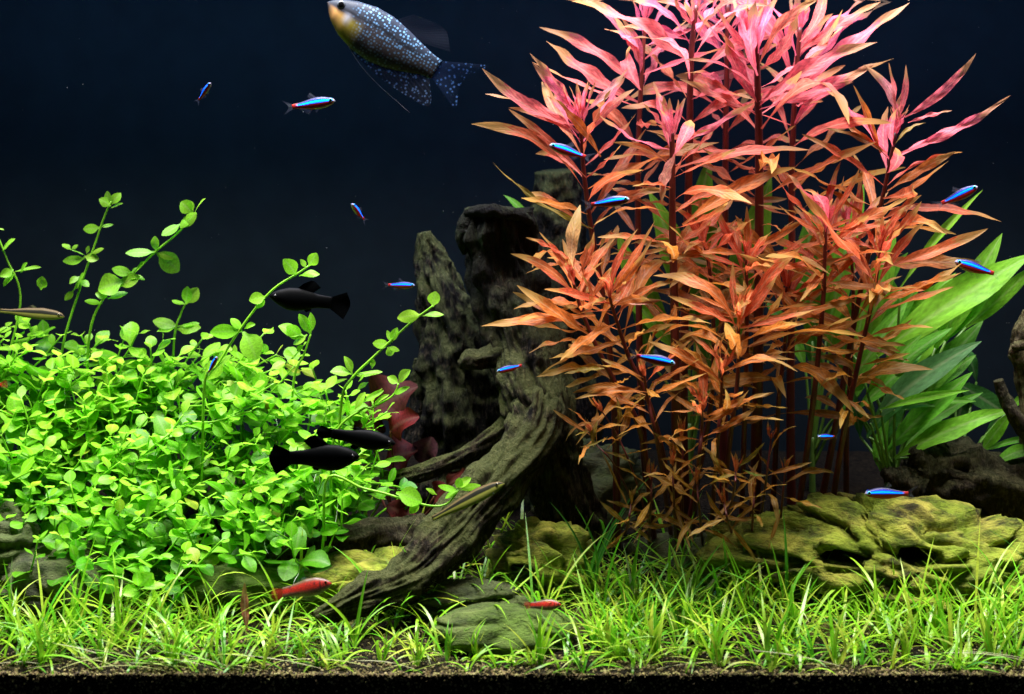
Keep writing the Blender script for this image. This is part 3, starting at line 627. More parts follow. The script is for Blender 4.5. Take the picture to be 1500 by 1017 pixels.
broad('green plant with broad leaves glimpsed between the red stems', .36, (1010, 620), [
    (1010, 480, 950, 280, 1.2, BL, 0), (1020, 470, 975, 330, 1.2, BL, 0), (1030, 480, 1040, 230, 1.2, BM, 0), (1050, 480, 1055, 330, 1.3, BM, 0), (1080, 500, 1130, 260, 1.1, BL, 0), (990, 500, 905, 340, 1.1, BL, .0), (1000, 520, 890, 400, 1.0, BL, 0), (960, 540, 925, 440, 1.1, BM, 0), (1040, 540, 1010, 420, 1.3, BM, .01), (1060, 540, 1090, 420, 1.3, BM, .01)])
broad('second green plant glimpsed between the red stems by the stouter stems', .37, (1190, 640), [
    (1190, 500, 1150, 330, 1.3, BL, 0), (1200, 500, 1190, 300, 1.2, BM, 0), (1210, 500, 1265, 270, 1.0, BL, 0), (1215, 520, 1230, 390, 1.3, BL, 0), (1230, 540, 1290, 390, 1.3, BM, 0), (1180, 540, 1120, 440, 1.3, BM, 0), (1200, 560, 1180, 450, 1.4, BM, .01), (1240, 600, 1260, 470, 1.4, BM, 0), (1235, 600, 1290, 500, 1.3, BM, -.01)])
broad('green plant showing one leaf tip over the rim of the stump', .37, (800, 420), [(782, 330, 738, 286, 1.1, BM, 0), (800, 420, 770, 330, 1, BM, .02)])
# dusky red lily behind the bush
lb = P(585, 790, .3); lb.z = ground_z(lb.x, lb.y) - .003
lily = empty('red_lily_plant', lb); tag(lily, 'dusky red lily with wavy leaves in the shade behind the green bush', 'water plant')
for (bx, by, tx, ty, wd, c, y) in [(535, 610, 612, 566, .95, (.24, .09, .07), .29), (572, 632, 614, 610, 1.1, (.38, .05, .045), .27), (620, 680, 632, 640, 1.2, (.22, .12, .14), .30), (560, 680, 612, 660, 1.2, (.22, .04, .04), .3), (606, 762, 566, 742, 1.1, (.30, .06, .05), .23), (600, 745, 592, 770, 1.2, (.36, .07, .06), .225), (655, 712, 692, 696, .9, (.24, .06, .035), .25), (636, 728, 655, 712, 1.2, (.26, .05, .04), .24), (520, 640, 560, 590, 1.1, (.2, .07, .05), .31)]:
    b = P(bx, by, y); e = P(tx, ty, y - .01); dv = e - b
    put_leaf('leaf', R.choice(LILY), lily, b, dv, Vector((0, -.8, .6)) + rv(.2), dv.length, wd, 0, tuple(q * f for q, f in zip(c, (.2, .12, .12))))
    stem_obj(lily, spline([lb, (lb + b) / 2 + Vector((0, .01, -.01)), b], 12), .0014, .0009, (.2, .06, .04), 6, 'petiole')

# ------------------------------------------------------------------ grass
GC = [(.24, .58, .015), (.16, .50, .015), (.32, .60, .02), (.44, .58, .05), (.07, .34, .015), (.035, .2, .015)]
gm = MB(); tints = []
def blade(mb, b, az, L, w, lean, droop, c, seg=7):
    d = Vector((cos(az), sin(az), 0)); sd = Vector((-sin(az), cos(az), 0)); p = b.copy(); th = lean; rows = []
    tw = U(-.8, .8)
    for i in range(seg + 1):
        t = i / seg; ww = w * (.75 + .5 * t if t < .4 else .95 * (1 - ((t - .4) / .6) ** 2) + .03)
        s2 = sd * cos(tw * t) + UP * sin(tw * t) * .6
        rows.append([(p - s2 * ww, (0, 0)), (p + s2 * ww, (1, 1))])
        th += droop / seg; p = p + (d * sin(th) + UP * cos(th)) * (L / seg); p.y = max(p.y, .0012 + .0005 * sin(p.x * 900))
    mb.grid(rows); tints.extend([c] * (2 * (seg + 1)))
def dens(x, y):
    pxx = 750 + x / (S * (D + y) / D)
    k = 1.0
    if y > .19: k *= .35
    if 640 < pxx < 830 and .05 < y < .11: k *= .25
    if y < .018: k *= .6
    if 1150 < pxx and y > .15: k *= .3
    if pxx < 480 and y > .14: k *= .25
    if 440 < pxx < 700 and y > .09: k *= .45
    if 830 < pxx < 1150 and y > .2: k *= .6
    return k * (.75 + .5 * noise.noise(Vector((x * 30, y * 30, 5))))
cnt = 0
while cnt < 700:
    x = U(-.56, .56); y = U(.006, .27)
    if U(0, 1) > dens(x, y): continue
    cnt += 1; z = ground_z(x, y) - .001; hh = U(.55, 1.15) * (1.0 if y > .05 else .78); pq = 750 + x / (S * (D + y) / D)
    if 430 < pq < 840 and y < .11: hh *= .62
    cbase = R.choice(GC[:4]) if U(0, 1) < .8 else R.choice(GC)
    for k in range(R.randint(4, 7)):
        c = jcol(mixc(cbase, R.choice(GC), .35), .2)
        blade(gm, Vector((x + U(-.002, .002), y + U(-.002, .002), z)), U(0, 2 * pi), U(.036, .088) * hh, U(.0008, .0014), U(.1, 1.05), U(.3, 2.0), c, 9)
for i in range(34):   # pale runners lying on the soil at the front
    x = U(-.42, .4); y = U(.002, .02)
    blade(gm, Vector((x, y, ground_z(x, y) + .0015)), R.choice((0, pi)) + U(-.12, .12), U(.03, .08), U(.0004, .0008), U(1.1, 1.4), U(.2, .5), R.choice(((.42, .45, .16), (.5, .5, .28), (.3, .42, .06))), 12)
me = gm.mesh('grass', M_grass)
ca = me.color_attributes.new('tint', 'FLOAT_COLOR', 'POINT')
ca.data.foreach_set('color', [x for c in tints for x in (c[0], c[1], c[2], 1)])
tag(link('grass', me), 'short bright green water grass carpeting the whole foreground', 'grass', kind='stuff')
# tufts one can pick out
def tuft(px, py, y, n, Lpx, label, group=None, dark=0., lean=.55, special=()):
    b = P(px, py, y); b.z = ground_z(b.x, b.y) - .002
    t = empty('grass_tuft', b); tag(t, label, 'grass', group)
    a0 = U(0, 6)
    for k in range(n):
        az = a0 + k * 2 * pi / n + U(-.4, .4); ln = lean * U(.4, 1.4)
        L = pxm(Lpx, y) * U(.7, 1.15)
        dv = Vector((cos(az) * sin(ln), sin(az) * sin(ln) * .8, cos(ln)))
        if b.y + dv.y * L < .012: dv.y = abs(dv.y) * .5
        put_leaf('blade', R.choice(BLADE), t, b + rv(.0015), dv, -Vector((dv.x, dv.y, 0)).normalized() * .6 + UP * .8, L, U(.75, 1.15), U(-.4, .4), jcol(mixc(R.choice(GC[:4]), GC[5], dark), .2))
    for (tx, ty, ar, c) in special:
        e = P(tx, ty, y + U(-.015, .01)); dv = e - b
        put_leaf('blade', BLADE[ar], t, b, dv, UP * .8 + Vector((-.3 if dv.x > 0 else .3, -.4, 0)), dv.length, pxm(7, y) / (.07 * dv.length) if dv.length > .05 else 1., 0, jcol(c, .1))
    return t
TG = 'grass tufts one can pick out along the front'
for px, py, y, n, L in [(60, 975, .02, 7, 90), (150, 965, .035, 7, 95), (250, 975, .02, 8, 85), (340, 960, .04, 6, 80), (560, 970, .03, 8, 60), (610, 975, .02, 9, 75), (655, 968, .035, 7, 60), (790, 975, .02, 9, 90), (890, 960, .045, 8, 95), (960, 965, .03, 8, 100), (1050, 975, .02, 9, 95), (1130, 975, .015, 9, 100), (1225, 978, .02, 7, 95), (1325, 975, .03, 7, 90), (1390, 960, .05, 8, 105), (1450, 972, .025, 8, 100), (1010, 935, .08, 7, 100), (1160, 930, .09, 8, 105), (1290, 930, .08, 8, 100), (1370, 925, .09, 8, 100), (1470, 930, .08, 8, 110), (920, 930, .09, 8, 100), (700, 960, .04, 7, 62), (440, 975, .02, 6, 62), (110, 930, .09, 7, 95), (300, 925, .09, 6, 80), (20, 930, .08, 8, 90)]:
    tuft(px, py, y, n, L, 'bright green grass tuft rooted in the soil along the front', TG)
tuft(860, 880, .17, 4, 80, 'dark green grass tuft with long thin blades before the black hollow', None, .5, .5, [(805, 735, 1, GC[5]), (842, 740, 2, GC[4]), (960, 690, 3, GC[5]), (920, 740, 0, GC[5]), (900, 755, 1, GC[4])])
tuft(925, 880, .15, 4, 90, 'grass tuft with two tall straight blades beside the knobbly rock', None, .2, .5, [(912, 795, 0, (.4, .5, .25)), (940, 770, 5, GC[1]), (975, 815, 2, GC[1]), (878, 785, 5, GC[1])])
tuft(1010, 880, .15, 4, 90, 'grass tuft with tall curved blades in front of the shaded dark rock', None, .2, .5, [(1030, 812, 1, GC[1]), (1062, 790, 1, GC[1]), (985, 818, 5, GC[4]), (1070, 824, 5, (.35, .36, .15))])
tuft(1150, 880, .14, 3, 80, 'grass tuft with one tall dark bent blade before the small rock', None, .3, .5, [(1147, 748, 0, GC[4]), (1128, 790, 5, GC[1]), (1195, 815, 1, GC[1]), (1100, 850, 1, GC[2])])
tuft(1450, 900, .13, 4, 90, 'grass tuft with a tall bent blade before the pitted rock', None, .2, .5, [(1420, 790, 2, GC[1]), (1500, 820, 0, GC[1])])
tuft(1310, 900, .12, 4, 80, 'grass tuft whose thin blades cross the pitted rock', None, .1, .5, [(1307, 815, 5, GC[2]), (1240, 832, 1, GC[2]), (1260, 835, 5, GC[2]), (1335, 850, 5, GC[2])])
tuft(545, 880, .13, 3, 60, 'sparse grass tuft arching over the rock beneath the branch', None, 0, .6, [(488, 800, 2, GC[1]), (610, 822, 2, GC[1])])
tuft(20, 880, .11, 3, 70, 'grass tuft with a tall pale blade below the bush', None, 0, .4, [(18, 815, 5, (.35, .45, .2)), (5, 820, 5, GC[1])])
tuft(175, 935, .07, 4, 90, 'grass tuft with straight upright blades beside the round-leaved seedling', None, 0, .3, [(166, 832, 5, GC[2]), (85, 852, 5, GC[2]), (266, 835, 5, GC[2])])
tuft(520, 905, .075, 3, 70, 'grass tuft hanging over the tip of the driftwood root', None, .2, .8, [(455, 870, 1, GC[2]), (440, 940, 1, GC[4]), (540, 830, 5, GC[1]), (470, 935, 0, GC[5])])

# ------------------------------------------------------------------ fish
def fish_body(name, prof, mat, nseg=20, nl=40, bendk=0.):
    """prof: list of (u, top, bottom, halfwidth) as fractions of body length, head at +x"""
    us = [p[0] for p in prof]; mb = MB(); rows = []
    for i in range(nl + 1):
        u = i / nl; uu = u ** 1.0
        tp = lin(uu, us, [p[1] for p in prof]); bt = lin(uu, us, [p[2] for p in prof]); hw = lin(uu, us, [p[3] for p in prof])
        # smooth nose closing
        k = min(1, sqrt(max(0, 1 - (1 - min(1, u / .06)) ** 2))) if u < .06 else 1
        cz = (tp + bt) / 2; hz = (tp - bt) / 2 * k; hw = hw * k
        row = []
        for j in range(nseg + 1):
            a = 2 * pi * j / nseg - pi / 2
            z = sin(a); yv = cos(a)
            yv = math.copysign(abs(yv) ** .9, yv)
            row.append((Vector((.5 - u, yv * hw + bendk * (u - .3) ** 2 * (u > .3), cz + z * hz)), (u, (z + 1) / 2)))
        rows.append(row)
    mb.grid(rows)
    b = len(mb.v); last = [b - nseg - 1 + j for j in range(nseg)]
    mb.f.append(tuple(last))
    return mb.mesh(name, mat)
def fin_mesh(name, root, tipc, mat, n=10, m=6, wav=.015):
    """surface between the polyline root (on the body) and the polyline tipc (outer edge), both lists of (x,z)"""
    def samp(pl, t):
        if (id(pl)) not in cache: cache[id(pl)] = spline([Vector((a, 0, b)) for a, b in pl], 4 * n + 1)
        return cache[id(pl)][round(t * 4 * n)]
    cache = {}
    mb = MB(); rows = []
    for i in range(n + 1):
        t = i / n; a = samp(root, t); e = samp(tipc, t)
        rows.append([(a.lerp(e, j / m) + Vector((0, wav * (j / m) ** 1.5 * sin(t * 7 + 1), 0)), (t, j / m)) for j in range(m + 1)])
    mb.grid(rows)
    return mb.mesh(name, mat)
def fin_mat(name, c, alpha, ray=40, spots=None, fade=.45):
    k = N(name); u, v = k.uv()
    r = k.ramp(k.math('SINE', k.math('MULTIPLY', u, ray * 2.0)), [(.3, .55), (.9, 1)])
    cc = k.mix(1, c, r, 'MULTIPLY')
    a = k.math('MULTIPLY', k.ramp(v, [(0, 1), (1, fade)]), alpha)
    if spots:
        vo = k.n('TexVoronoi', i_Scale=spots[0], i_Vector=k.objco()); sf = k.ramp(vo.outputs['Distance'], [(.25, 1), (.42, 0)])
        cc = k.mix(sf, cc, spots[1]); a = k.math('MAXIMUM', a, k.math('MULTIPLY', sf, min(1, alpha * 1.5)))
    p = k.n('BsdfPrincipled', i_Base_Color=cc, i_Roughness=.5); p.inputs['Specular IOR Level'].default_value = .06
    tl = k.n('BsdfTranslucent', i_Color=cc)
    s1 = k.n('MixShader', x0=.4, x1=p.outputs[0], x2=tl.outputs[0])
    return k.done(k.n('MixShader', x0=a, x1=k.n('BsdfTransparent').outputs[0], x2=s1.outputs[0]).outputs[0])
def eye_mesh(name, x, z, y, r, mats):
    mb = MB(); rows = []
    for i in range(7):
        a = i / 6 * pi / 2
        rows.append([(Vector((cos(t) * sin(a) * r, -cos(a) * r * .6, sin(t) * sin(a) * r)), (i / 6, 0)) for t in [2 * pi * j / 14 for j in range(15)]])
    mb.grid(rows); me = mb.mesh(name, mats)
    return me, Vector((x, -y, z)), r
def eye_mat(name, iris):
    k = N(name); u, v = k.uv()
    c = k.ramp(u, [(.0, (.004, .004, .005)), (.42, (.004, .004, .005)), (.5, iris), (.95, iris), (1, (.01, .01, .01))])
    p = k.n('BsdfPrincipled', i_Base_Color=c, i_Roughness=.15); return k.done(p.outputs[0])
def assemble(kind, label, cat, group, loc, length, face, pitch, yaw, body, fins, eye, roll=0):
    """face: +1 head to the right of the photo, -1 head to the left; pitch: nose up; yaw: nose towards the viewer"""
    t = empty(kind, loc); tag(t, label, cat, group)
    rot = Matrix.Rotation(0 if face > 0 else pi, 4, 'Z') @ Matrix.Rotation(-yaw * (1 if face > 0 else -1), 4, 'Z') @ Matrix.Rotation(-pitch, 4, 'Y') @ Matrix.Rotation(roll, 4, 'X')
    t.rotation_euler = rot.to_euler(); t.scale = (length,) * 3
    bo = link('body', body, t)
    for nm, me, off, rx in fins:
        o = link(nm, me, t); o.location = off; o.rotation_euler = rx
    em, eo, er = eye
    for s in (-1, 1):
        o = link('eye', em, bo); o.location = (eo.x, eo.y * -s if False else s * abs(eo.y), eo.z)
        o.rotation_euler = (0, 0, 0 if s < 0 else pi)
    return t
# --- blue-striped tetra
def tetra_mat():
    k = N('tetra_skin'); u, v = k.uv()
    vv = k.math('ADD', v, k.math('MULTIPLY', k.math('SUBTRACT', u, .4), .06))
    base = k.ramp(vv, [(0, (.32, .3, .2)), (.1, (.3, .22, .15)), (.17, (.34, .008, .008)), (.46, (.4, .008, .01)), (.51, (.02, .01, .2)), (.54, (.0, .015, .7)), (.60, (.0, .16, 1)), (.70, (.005, .36, 1)), (.78, (.0, .04, .95)), (.88, (.01, .01, .16)), (1, (.01, .012, .03))])
    e = [x for x in k.t.nodes if x.type == 'VALTORGB'][-1]
    redp = k.ramp(u, [(.45, 0), (.55, 1)])
    belly = k.ramp(v, [(.12, 1), (.2, 0)])
    c = k.mix(k.math('MULTIPLY', redp, belly), base, (.45, .02, .015))
    c = k.mix(k.ramp(u, [(.86, 0), (.93, 1)]), c, (.42, .02, .015))
    c = k.mix(k.ramp(u, [(.03, 1), (.07, 0)]), c, (.25, .24, .3))
    stripe = k.math('MULTIPLY', k.ramp(vv, [(.53, 0), (.57, 1), (.82, 1), (.87, 0)]), k.ramp(u, [(.86, 1), (.91, 0)]))
    p = k.n('BsdfPrincipled', i_Base_Color=c, i_Roughness=k.math('ADD', .42, k.math('MULTIPLY', stripe, .1)), i_Metallic=0.0,
            i_Normal=k.n('VectorMath', operation='NORMALIZE', x0=k.n('VectorMath', operation='ADD', x0=k.n('NewGeometry').outputs['Normal'], x1=k.n('CombineXYZ', x2=k.math('MULTIPLY', stripe, 1.1)).outputs[0]).outputs[0]).outputs[0])
    k.set(p.inputs['Specular IOR Level'], k.math('MULTIPLY', k.math('SUBTRACT', 1.0, stripe), .3))
    p.inputs['Sheen Weight'].default_value = 0
    return k.done(p.outputs[0])
TP = [(0, .015, -.02, .02), (.04, .06, -.05, .05), (.1, .085, -.085, .07), (.25, .125, -.125, .085), (.4, .14, -.14, .085), (.55, .125, -.125, .07), (.7, .09, -.095, .05), (.85, .06, -.06, .03), (1, .05, -.05, .014)]
M_tetra = tetra_mat()
tb = [fish_body('tetra_body', TP, M_tetra, 24, 40, b) for b in (0, .12, -.12)]
M_clear = fin_mat('clear_fin', (.30, .32, .42), .28); M_redfin = fin_mat('red_fin', (.6, .05, .03), .85)
tf = [('tail_fin', fin_mesh('tail_fin', [(-.49, .05), (-.49, 0), (-.49, -.05)], [(-.74, .17), (-.6, 0), (-.74, -.17)], M_clear), (0, 0, 0), (0, 0, 0)),
      ('dorsal_fin', fin_mesh('dorsal_fin', [(.08, .13), (-.06, .12)], [(-.06, .27), (-.14, .17)], M_clear), (0, 0, 0), (0, 0, 0)),
      ('anal_fin', fin_mesh('anal_fin', [(-.06, -.12), (-.3, -.07)], [(-.14, -.24), (-.34, -.1)], M_clear), (0, 0, 0), (0, 0, 0)),
      ('pelvic_fin', fin_mesh('pelvic_fin', [(.1, -.13), (.04, -.13)], [(.02, -.22), (-.02, -.18)], M_clear), (0, 0, 0), (.2, 0, 0))]
te = eye_mesh('fish_eye', .405, .03, .062, .045, eye_mat('tetra_eye', (.1, .6, .9)))
TL = 'small blue-striped red fish '
for px, py, y, Lp, face, pit, yaw, lab in [
    (300, 134, .22, 34, 1, .85, .5, 'swimming steeply upwards over the green bush in open water'),
    (460, 152, .12, 64, 1, .14, .1, 'with a pale belly below the spotted gourami'),
    (524, 310, .26, 36, -1, .75, .9, 'seen head-on in open water'),
    (588, 418, .32, 40, 1, .0, .1, 'in front of the pointed driftwood spire'),
    (312, 534, .11, 30, 1, .95, .6, 'seen tail-on against the green bush'),
    (746, 540, .2, 38, -1, -.22, .1, 'in front of the mossy stump trunk'),
    (831, 221, .14, 56, -1, -.3 * -1 * -1 if False else .32, .1, 'among the pink leaves leaning towards the gourami side'),
    (894, 296, .1, 58, 1, .16, .15, 'above the orange curled leaf of the red clump'),
    (961, 527, .09, 58, 1, -.2, .1, 'low among the orange leaves of the red clump'),
    (1406, 286, .2, 58, 1, .45, .05, 'rising beside the lone narrow green leaf'),
    (1427, 392, .2, 62, -1, .3, .1, 'over the bright broad green leaves'),
    (1211, 640, .13, 34, -1, .1, .55, 'in the shade between the red stems and the green leaves'),
    (1298, 723, .14, 64, -1, 0, .05, 'hovering just above the pitted rock')]:
    assemble('tetra', TL + lab, 'fish', None, P(px, py, y), pxm(Lp, y), face, pit, yaw, R.choice(tb) if Lp > 30 else tb[0], tf, te)
# --- spotted gourami
def gour_mat():
    k = N('gourami_skin'); u, v = k.uv(); co = k.objco()
    vo = k.n('TexVoronoi', i_Scale=38.0, i_Vector=k.scaled(co, (1, .02, 1.05)), i_Randomness=.5)
    sp = k.ramp(vo.outputs['Distance'], [(.24, 1), (.42, 0)])
    sp = k.math('MULTIPLY', sp, k.math('MULTIPLY', k.ramp(u, [(.18, .0), (.34, 1)]), k.ramp(v, [(.93, 1), (1, .2)])))
    base = k.ramp(v, [(0, (.05, .04, .04)), (.4, (.06, .05, .055)), (.75, (.018, .024, .042)), (1, (.016, .022, .042))])
    spc = k.mix(k.ramp(v, [(.15, 0), (.55, 1)]), (.11, .13, .16), (.12, .26, .5))
    c = k.mix(sp, base, spc)
    # dark broken line from the mouth to the tail
    ln = k.math('ABSOLUTE', k.math('SUBTRACT', v, k.math('ADD', .62, k.math('MULTIPLY', k.noise(18, 2, co), .10))))
    lf = k.math('MULTIPLY', k.ramp(ln, [(.02, 1), (.06, 0)]), k.math('MULTIPLY', k.ramp(u, [(.04, 0), (.1, 1)]), k.ramp(u, [(.75, 1), (.9, 0)])))
    c = k.mix(k.math('MULTIPLY', lf, .9), c, (.01, .012, .02))
    gold = k.math('MULTIPLY', k.ramp(u, [(.03, 0), (.09, 1), (.24, 1), (.36, 0)]), k.ramp(v, [(.42, 1), (.58, 0)]))
    c = k.mix(gold, c, k.mix(k.ramp(u, [(.1, 0), (.24, 1)]), (.62, .33, .12), (.34, .27, .03)))
    gill = k.math('MULTIPLY', k.ramp(k.math('ABSOLUTE', k.math('SUBTRACT', u, .2)), [(0, 1), (.05, 0)]), k.ramp(k.math('ABSOLUTE', k.math('SUBTRACT', v, .45)), [(.05, 1), (.2, 0)]))
    c = k.mix(k.math('MULTIPLY', gill, .7), c, (.42, .45, .6))
    p = k.n('BsdfPrincipled', i_Base_Color=c, i_Roughness=.55); p.inputs['Specular IOR Level'].default_value = .12
    return k.done(p.outputs[0])
GP = [(0, .01, -.02, .015), (.03, .035, -.05, .03), (.1, .08, -.115, .055), (.2, .125, -.175, .075), (.35, .165, -.22, .085), (.5, .17, -.23, .08), (.65, .145, -.205, .065), (.8, .11, -.15, .045), (.92, .085, -.10, .028), (1, .08, -.085, .014)]
M_gfin = fin_mat('gourami_fin', (.02, .035, .09), .75, 60, (34.0, (.035, .08, .2)), .05)
M_gdor = fin_mat('gourami_back_fin', (.03, .035, .06), .6, 50)
M_gan = fin_mat('gourami_anal_fin', (.03, .035, .05), .95, 50, (38.0, (.10, .16, .26)), .7)
gf = [('tail_fin', fin_mesh('tail_fin', [(-.49, .07), (-.49, 0), (-.49, -.07)], [(-.84, .25), (-.72, .03), (-.8, -.2)], M_gfin, 14, 8), (0, 0, 0), (0, 0, 0)),
      ('dorsal_fin', fin_mesh('dorsal_fin', [(-.02, .15), (-.28, .11)], [(-.12, .27), (-.38, .30), (-.52, .17)], M_gdor, 14, 8), (0, 0, 0), (0, 0, 0)),
      ('anal_fin', fin_mesh('anal_fin', [(.2, -.19), (0, -.205), (-.2, -.165), (-.42, -.08)], [(.14, -.235), (-.12, -.285), (-.4, -.30), (-.6, -.27), (-.5, -.1)], M_gan, 24, 8, .01), (0, 0, 0), (0, 0, 0)),
      ('pectoral_fin', fin_mesh('pectoral_fin', [(.24, -.03), (.24, -.1)], [(.06, -.0), (.0, -.12)], M_clear, 8, 6, .03), (0, -.075, 0), (.0, 0, .25))]
ge = eye_mesh('fish_eye', .395, .035, .048, .034, eye_mat('gourami_eye', (.08, .09, .11)))
gour = assemble('gourami', 'large pearl-spotted blue-grey fish with an orange cheek, nose at the water surface', 'fish', None, P(560, 52, .12), pxm(188, .12), -1, radians(32), .05,
                fish_body('gourami_body', GP, gour_mat(), 32, 60), gf, ge)
fm = MB(); fm.tube(spline([Vector((.2, -.03, -.2)), Vector((.02, -.06, -.29)), Vector((-.2, -.07, -.35)), Vector((-.5, -.06, -.40))], 20), [.0036 - .002 * i / 19 for i in range(20)], 5)
o = link('feeler', fm.mesh('feeler', flat_mat('feeler_thread', (.2, .2, .22))), gour)
# --- black mollies
M_black = flat_mat('black_fish_skin', (.0013, .0017, .0022), .6, .05); M_blackfin = flat_mat('black_fin', (.0012, .0016, .002), .8, .02)
MP = [(0, .0, -.03, .02), (.05, .045, -.065, .05), (.15, .105, -.13, .085), (.3, .155, -.195, .10), (.45, .165, -.205, .095), (.6, .14, -.165, .075), (.78, .105, -.11, .045), (1, .09, -.095, .02)]
mo = fish_body('black_fish_body', MP, M_black, 22, 36)
mf = [('tail_fin', fin_mesh('tail_fin', [(-.48, .088), (-.48, 0), (-.48, -.093)], [(-.72, .2), (-.80, .0), (-.72, -.24)], M_blackfin), (0, 0, 0), (0, 0, 0)),
      ('dorsal_fin', fin_mesh('dorsal_fin', [(.08, .15), (-.03, .14), (-.18, .11)], [(-.02, .25), (-.16, .31), (-.3, .22)], M_blackfin), (0, 0, 0), (0, 0, 0)),
      ('anal_fin', fin_mesh('anal_fin', [(-.04, -.14), (-.16, -.1)], [(-.12, -.2), (-.2, -.16)], M_blackfin), (0, 0, 0), (0, 0, 0)),
      ('pectoral_fin', fin_mesh('pectoral_fin', [(.2, -.0), (.2, -.06)], [(.08, -.02), (.06, -.1)], M_blackfin, 8, 5, .03), (0, -.085, 0), (0, 0, .2))]
meye = eye_mesh('fish_eye', .4, .0, .055, .03, eye_mat('black_fish_eye', (.02, .02, .022)))
assemble('molly', 'jet-black fish nibbling at the pale green shoot above the bush', 'fish', None, P(440, 438, .13), pxm(92, .13), -1, radians(8), .1, mo, mf, meye)
assemble('molly', 'jet-black fish with raised back fin against the bush, below another black fish', 'fish', None, P(476, 669, .06), pxm(104, .06), 1, radians(3), .1, mo, mf, meye)
slim = [f for f in mf if f[0] != 'dorsal_fin']
slim.append(('dorsal_fin', fin_mesh('dorsal_fin', [(.05, .12), (-.14, .1)], [(-.1, .16), (-.24, .12)], M_blackfin), (0, 0, 0), (0, 0, 0)))
MP2 = [(u, t * .82, b * .82, h) for u, t, b, h in MP]
mo2 = fish_body('black_fish_body', MP2, M_black, 22, 36)
tail2 = [('tail_fin', fin_mesh('tail_fin', [(-.49, .055), (-.49, 0), (-.49, -.06)], [(-.68, .1), (-.74, .0), (-.68, -.12)], M_blackfin), (0, 0, 0), (0, 0, 0))] + slim[1:]
assemble('molly', 'slim jet-black fish with folded back fin, just over the other black fish', 'fish', None, P(533, 642, .075), pxm(96, .075), 1, radians(-7), .1, mo2, tail2, meye)
# --- red platies
def platy_mat():
    k = N('red_fish_skin'); u, v = k.uv()
    c = k.ramp(v, [(0, (.12, .12, .12)), (.25, (.25, .12, .1)), (.42, (.75, .035, .018)), (.72, (.66, .03, .015)), (.86, (.13, .07, .02)), (1, (.07, .07, .02))])
    c = k.mix(k.ramp(k.noise(8, 3, k.objco()), [(.6, 0), (.7, .8)]), c, (.05, .02, .02))
    c = k.mix(k.math('MULTIPLY', k.ramp(k.math('ABSOLUTE', k.math('SUBTRACT', u, .22)), [(.0, 1), (.03, 0)]), k.ramp(v, [(.2, 0), (.35, 1), (.7, 1), (.8, 0)])), c, (.06, .015, .01))
    vo = k.n('TexVoronoi', i_Scale=34.0, i_Vector=k.objco())
    c = k.mix(k.math('MULTIPLY', k.ramp(vo.outputs['Distance'], [(.3, 0), (.6, 1)]), .45), c, (.12, .02, .015))
    return k.done(k.n('BsdfPrincipled', i_Base_Color=c, i_Roughness=.4).outputs[0])
PP = [(0, .0, -.03, .02), (.05, .05, -.07, .05), (.15, .11, -.12, .08), (.3, .165, -.175, .1), (.5, .165, -.175, .09), (.7, .125, -.13, .055), (.85, .1, -.1, .03), (1, .09, -.095, .016)]
pb = fish_body('red_fish_body', PP, platy_mat(), 22, 36)
pf = [('tail_fin', fin_mesh('tail_fin', [(-.49, .07), (-.49, 0), (-.49, -.075)], [(-.68, .13), (-.72, .0), (-.68, -.15)], M_redfin), (0, 0, 0), (0, 0, 0)),
      ('dorsal_fin', fin_mesh('dorsal_fin', [(.1, .13), (-.15, .11)], [(-.02, .21), (-.22, .16)], M_clear), (0, 0, 0), (0, 0, 0)),
      ('anal_fin', fin_mesh('anal_fin', [(-.08, -.13), (-.2, -.1)], [(-.16, -.2), (-.24, -.16)], M_clear), (0, 0, 0), (0, 0, 0))]
pe = eye_mesh('fish_eye', .39, .02, .058, .035, eye_mat('red_fish_eye', (.5, .12, .05)))
assemble('platy', 'red fish with grey back swimming over the mossy stones beside the root tip', 'fish', None, P(450, 861, .06), pxm(76, .06), 1, radians(13), .1, pb, pf, pe, -.35)
assemble('platy', 'small bright red fish half hidden in the grass by the flat mossy stone', 'fish', None, P(800, 886, .06), pxm(46, .06), 1, radians(4), .15, pb, pf, pe, -.35)
assemble('platy', 'red fish of which only the tail shows in front of the bush', 'fish', None, P(-20, 570, .13), pxm(44, .13), -1, radians(-15), .1, pb, pf, pe)
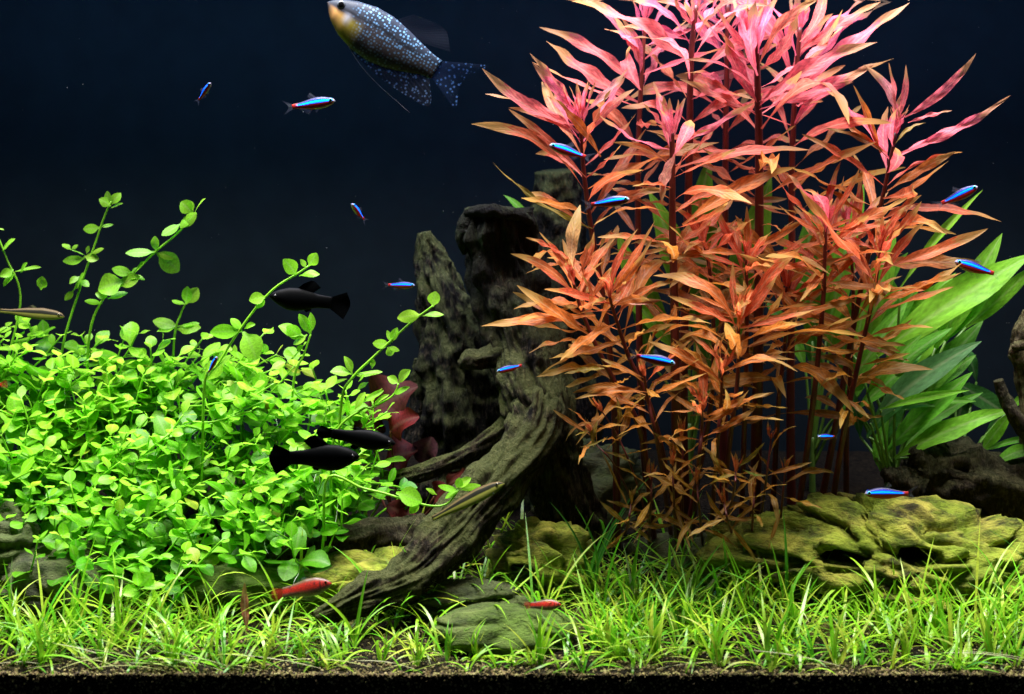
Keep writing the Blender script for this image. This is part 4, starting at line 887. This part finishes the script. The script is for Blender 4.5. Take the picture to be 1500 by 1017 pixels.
# --- algae eaters
def eater_mat():
    k = N('striped_eater_skin'); u, v = k.uv()
    vv = k.math('ADD', v, k.math('MULTIPLY', k.noise(14, 2, k.objco()), .04))
    c = k.ramp(vv, [(0, (.12, .14, .03)), (.4, (.17, .18, .03)), (.5, (.008, .009, .004)), (.74, (.008, .009, .004)), (.8, (.09, .07, .02)), (.9, (.08, .055, .018)), (1, (.035, .025, .01))])
    p = k.n('BsdfPrincipled', i_Base_Color=c, i_Roughness=.5); p.inputs['Specular IOR Level'].default_value = .1
    return k.done(p.outputs[0])
EP = [(0, -.01, -.03, .015), (.05, .035, -.05, .03), (.15, .07, -.075, .04), (.35, .095, -.09, .045), (.6, .075, -.075, .038), (.85, .035, -.04, .022), (1, .032, -.035, .012)]
eb = fish_body('eater_body', EP, eater_mat(), 18, 36)
M_ofin = fin_mat('olive_fin', (.22, .22, .08), .4)
ef = [('tail_fin', fin_mesh('tail_fin', [(-.49, .03), (-.49, 0), (-.49, -.03)], [(-.66, .10), (-.58, .0), (-.66, -.11)], M_ofin), (0, 0, 0), (0, 0, 0)),
      ('dorsal_fin', fin_mesh('dorsal_fin', [(.08, .07), (-.06, .06)], [(-.02, .13), (-.1, .09)], M_ofin), (0, 0, 0), (0, 0, 0)),
      ('pelvic_fin', fin_mesh('pelvic_fin', [(.04, -.065), (-.02, -.06)], [(-.04, -.12), (-.08, -.09)], M_ofin), (0, 0, 0), (.3, 0, 0))]
ee = eye_mesh('fish_eye', .41, .005, .042, .02, eye_mat('eater_eye', (.2, .17, .08)))
assemble('algae_eater', 'slender brown fish with a black side stripe resting over the bush crown', 'fish', None, P(48, 459, .22), pxm(96, .22), 1, radians(-4), .05, eb, ef, ee, -.35)
assemble('algae_eater', 'slender olive fish with a dark side stripe perched on the thick root', 'fish', None, P(686, 733, .118), pxm(118, .118), 1, radians(27), .0, eb, ef, ee, -.55)
# dead brown leaf caught in the grass
dl = P(362, 925, .04); t = empty('dead_leaf', dl); tag(t, 'withered brown leaf standing upright in the grass', 'leaf')
put_leaf('leaf_blade', LANCE[3], t, dl, Vector((-.05, 0, 1)), Vector((0, -1, .1)), pxm(72, .04), 1.3, .3, (.30, .12, .06))

# specks drifting in the water
sp = MB()
for i in range(170):
    y = U(.03, .43); c = P(U(20, 1480), U(8, 780), y); r = U(.00018, .00042); b = len(sp.v)
    for q in ico: sp.v.append(c + Vector(q) * r)
    sp.f += [tuple(b + k for k in f) for f in icf]
tag(link('drifting_specks', sp.mesh('drifting_specks', flat_mat('speck', (.10, .12, .12)))), 'tiny pale specks drifting in the open water', 'specks', kind='stuff')
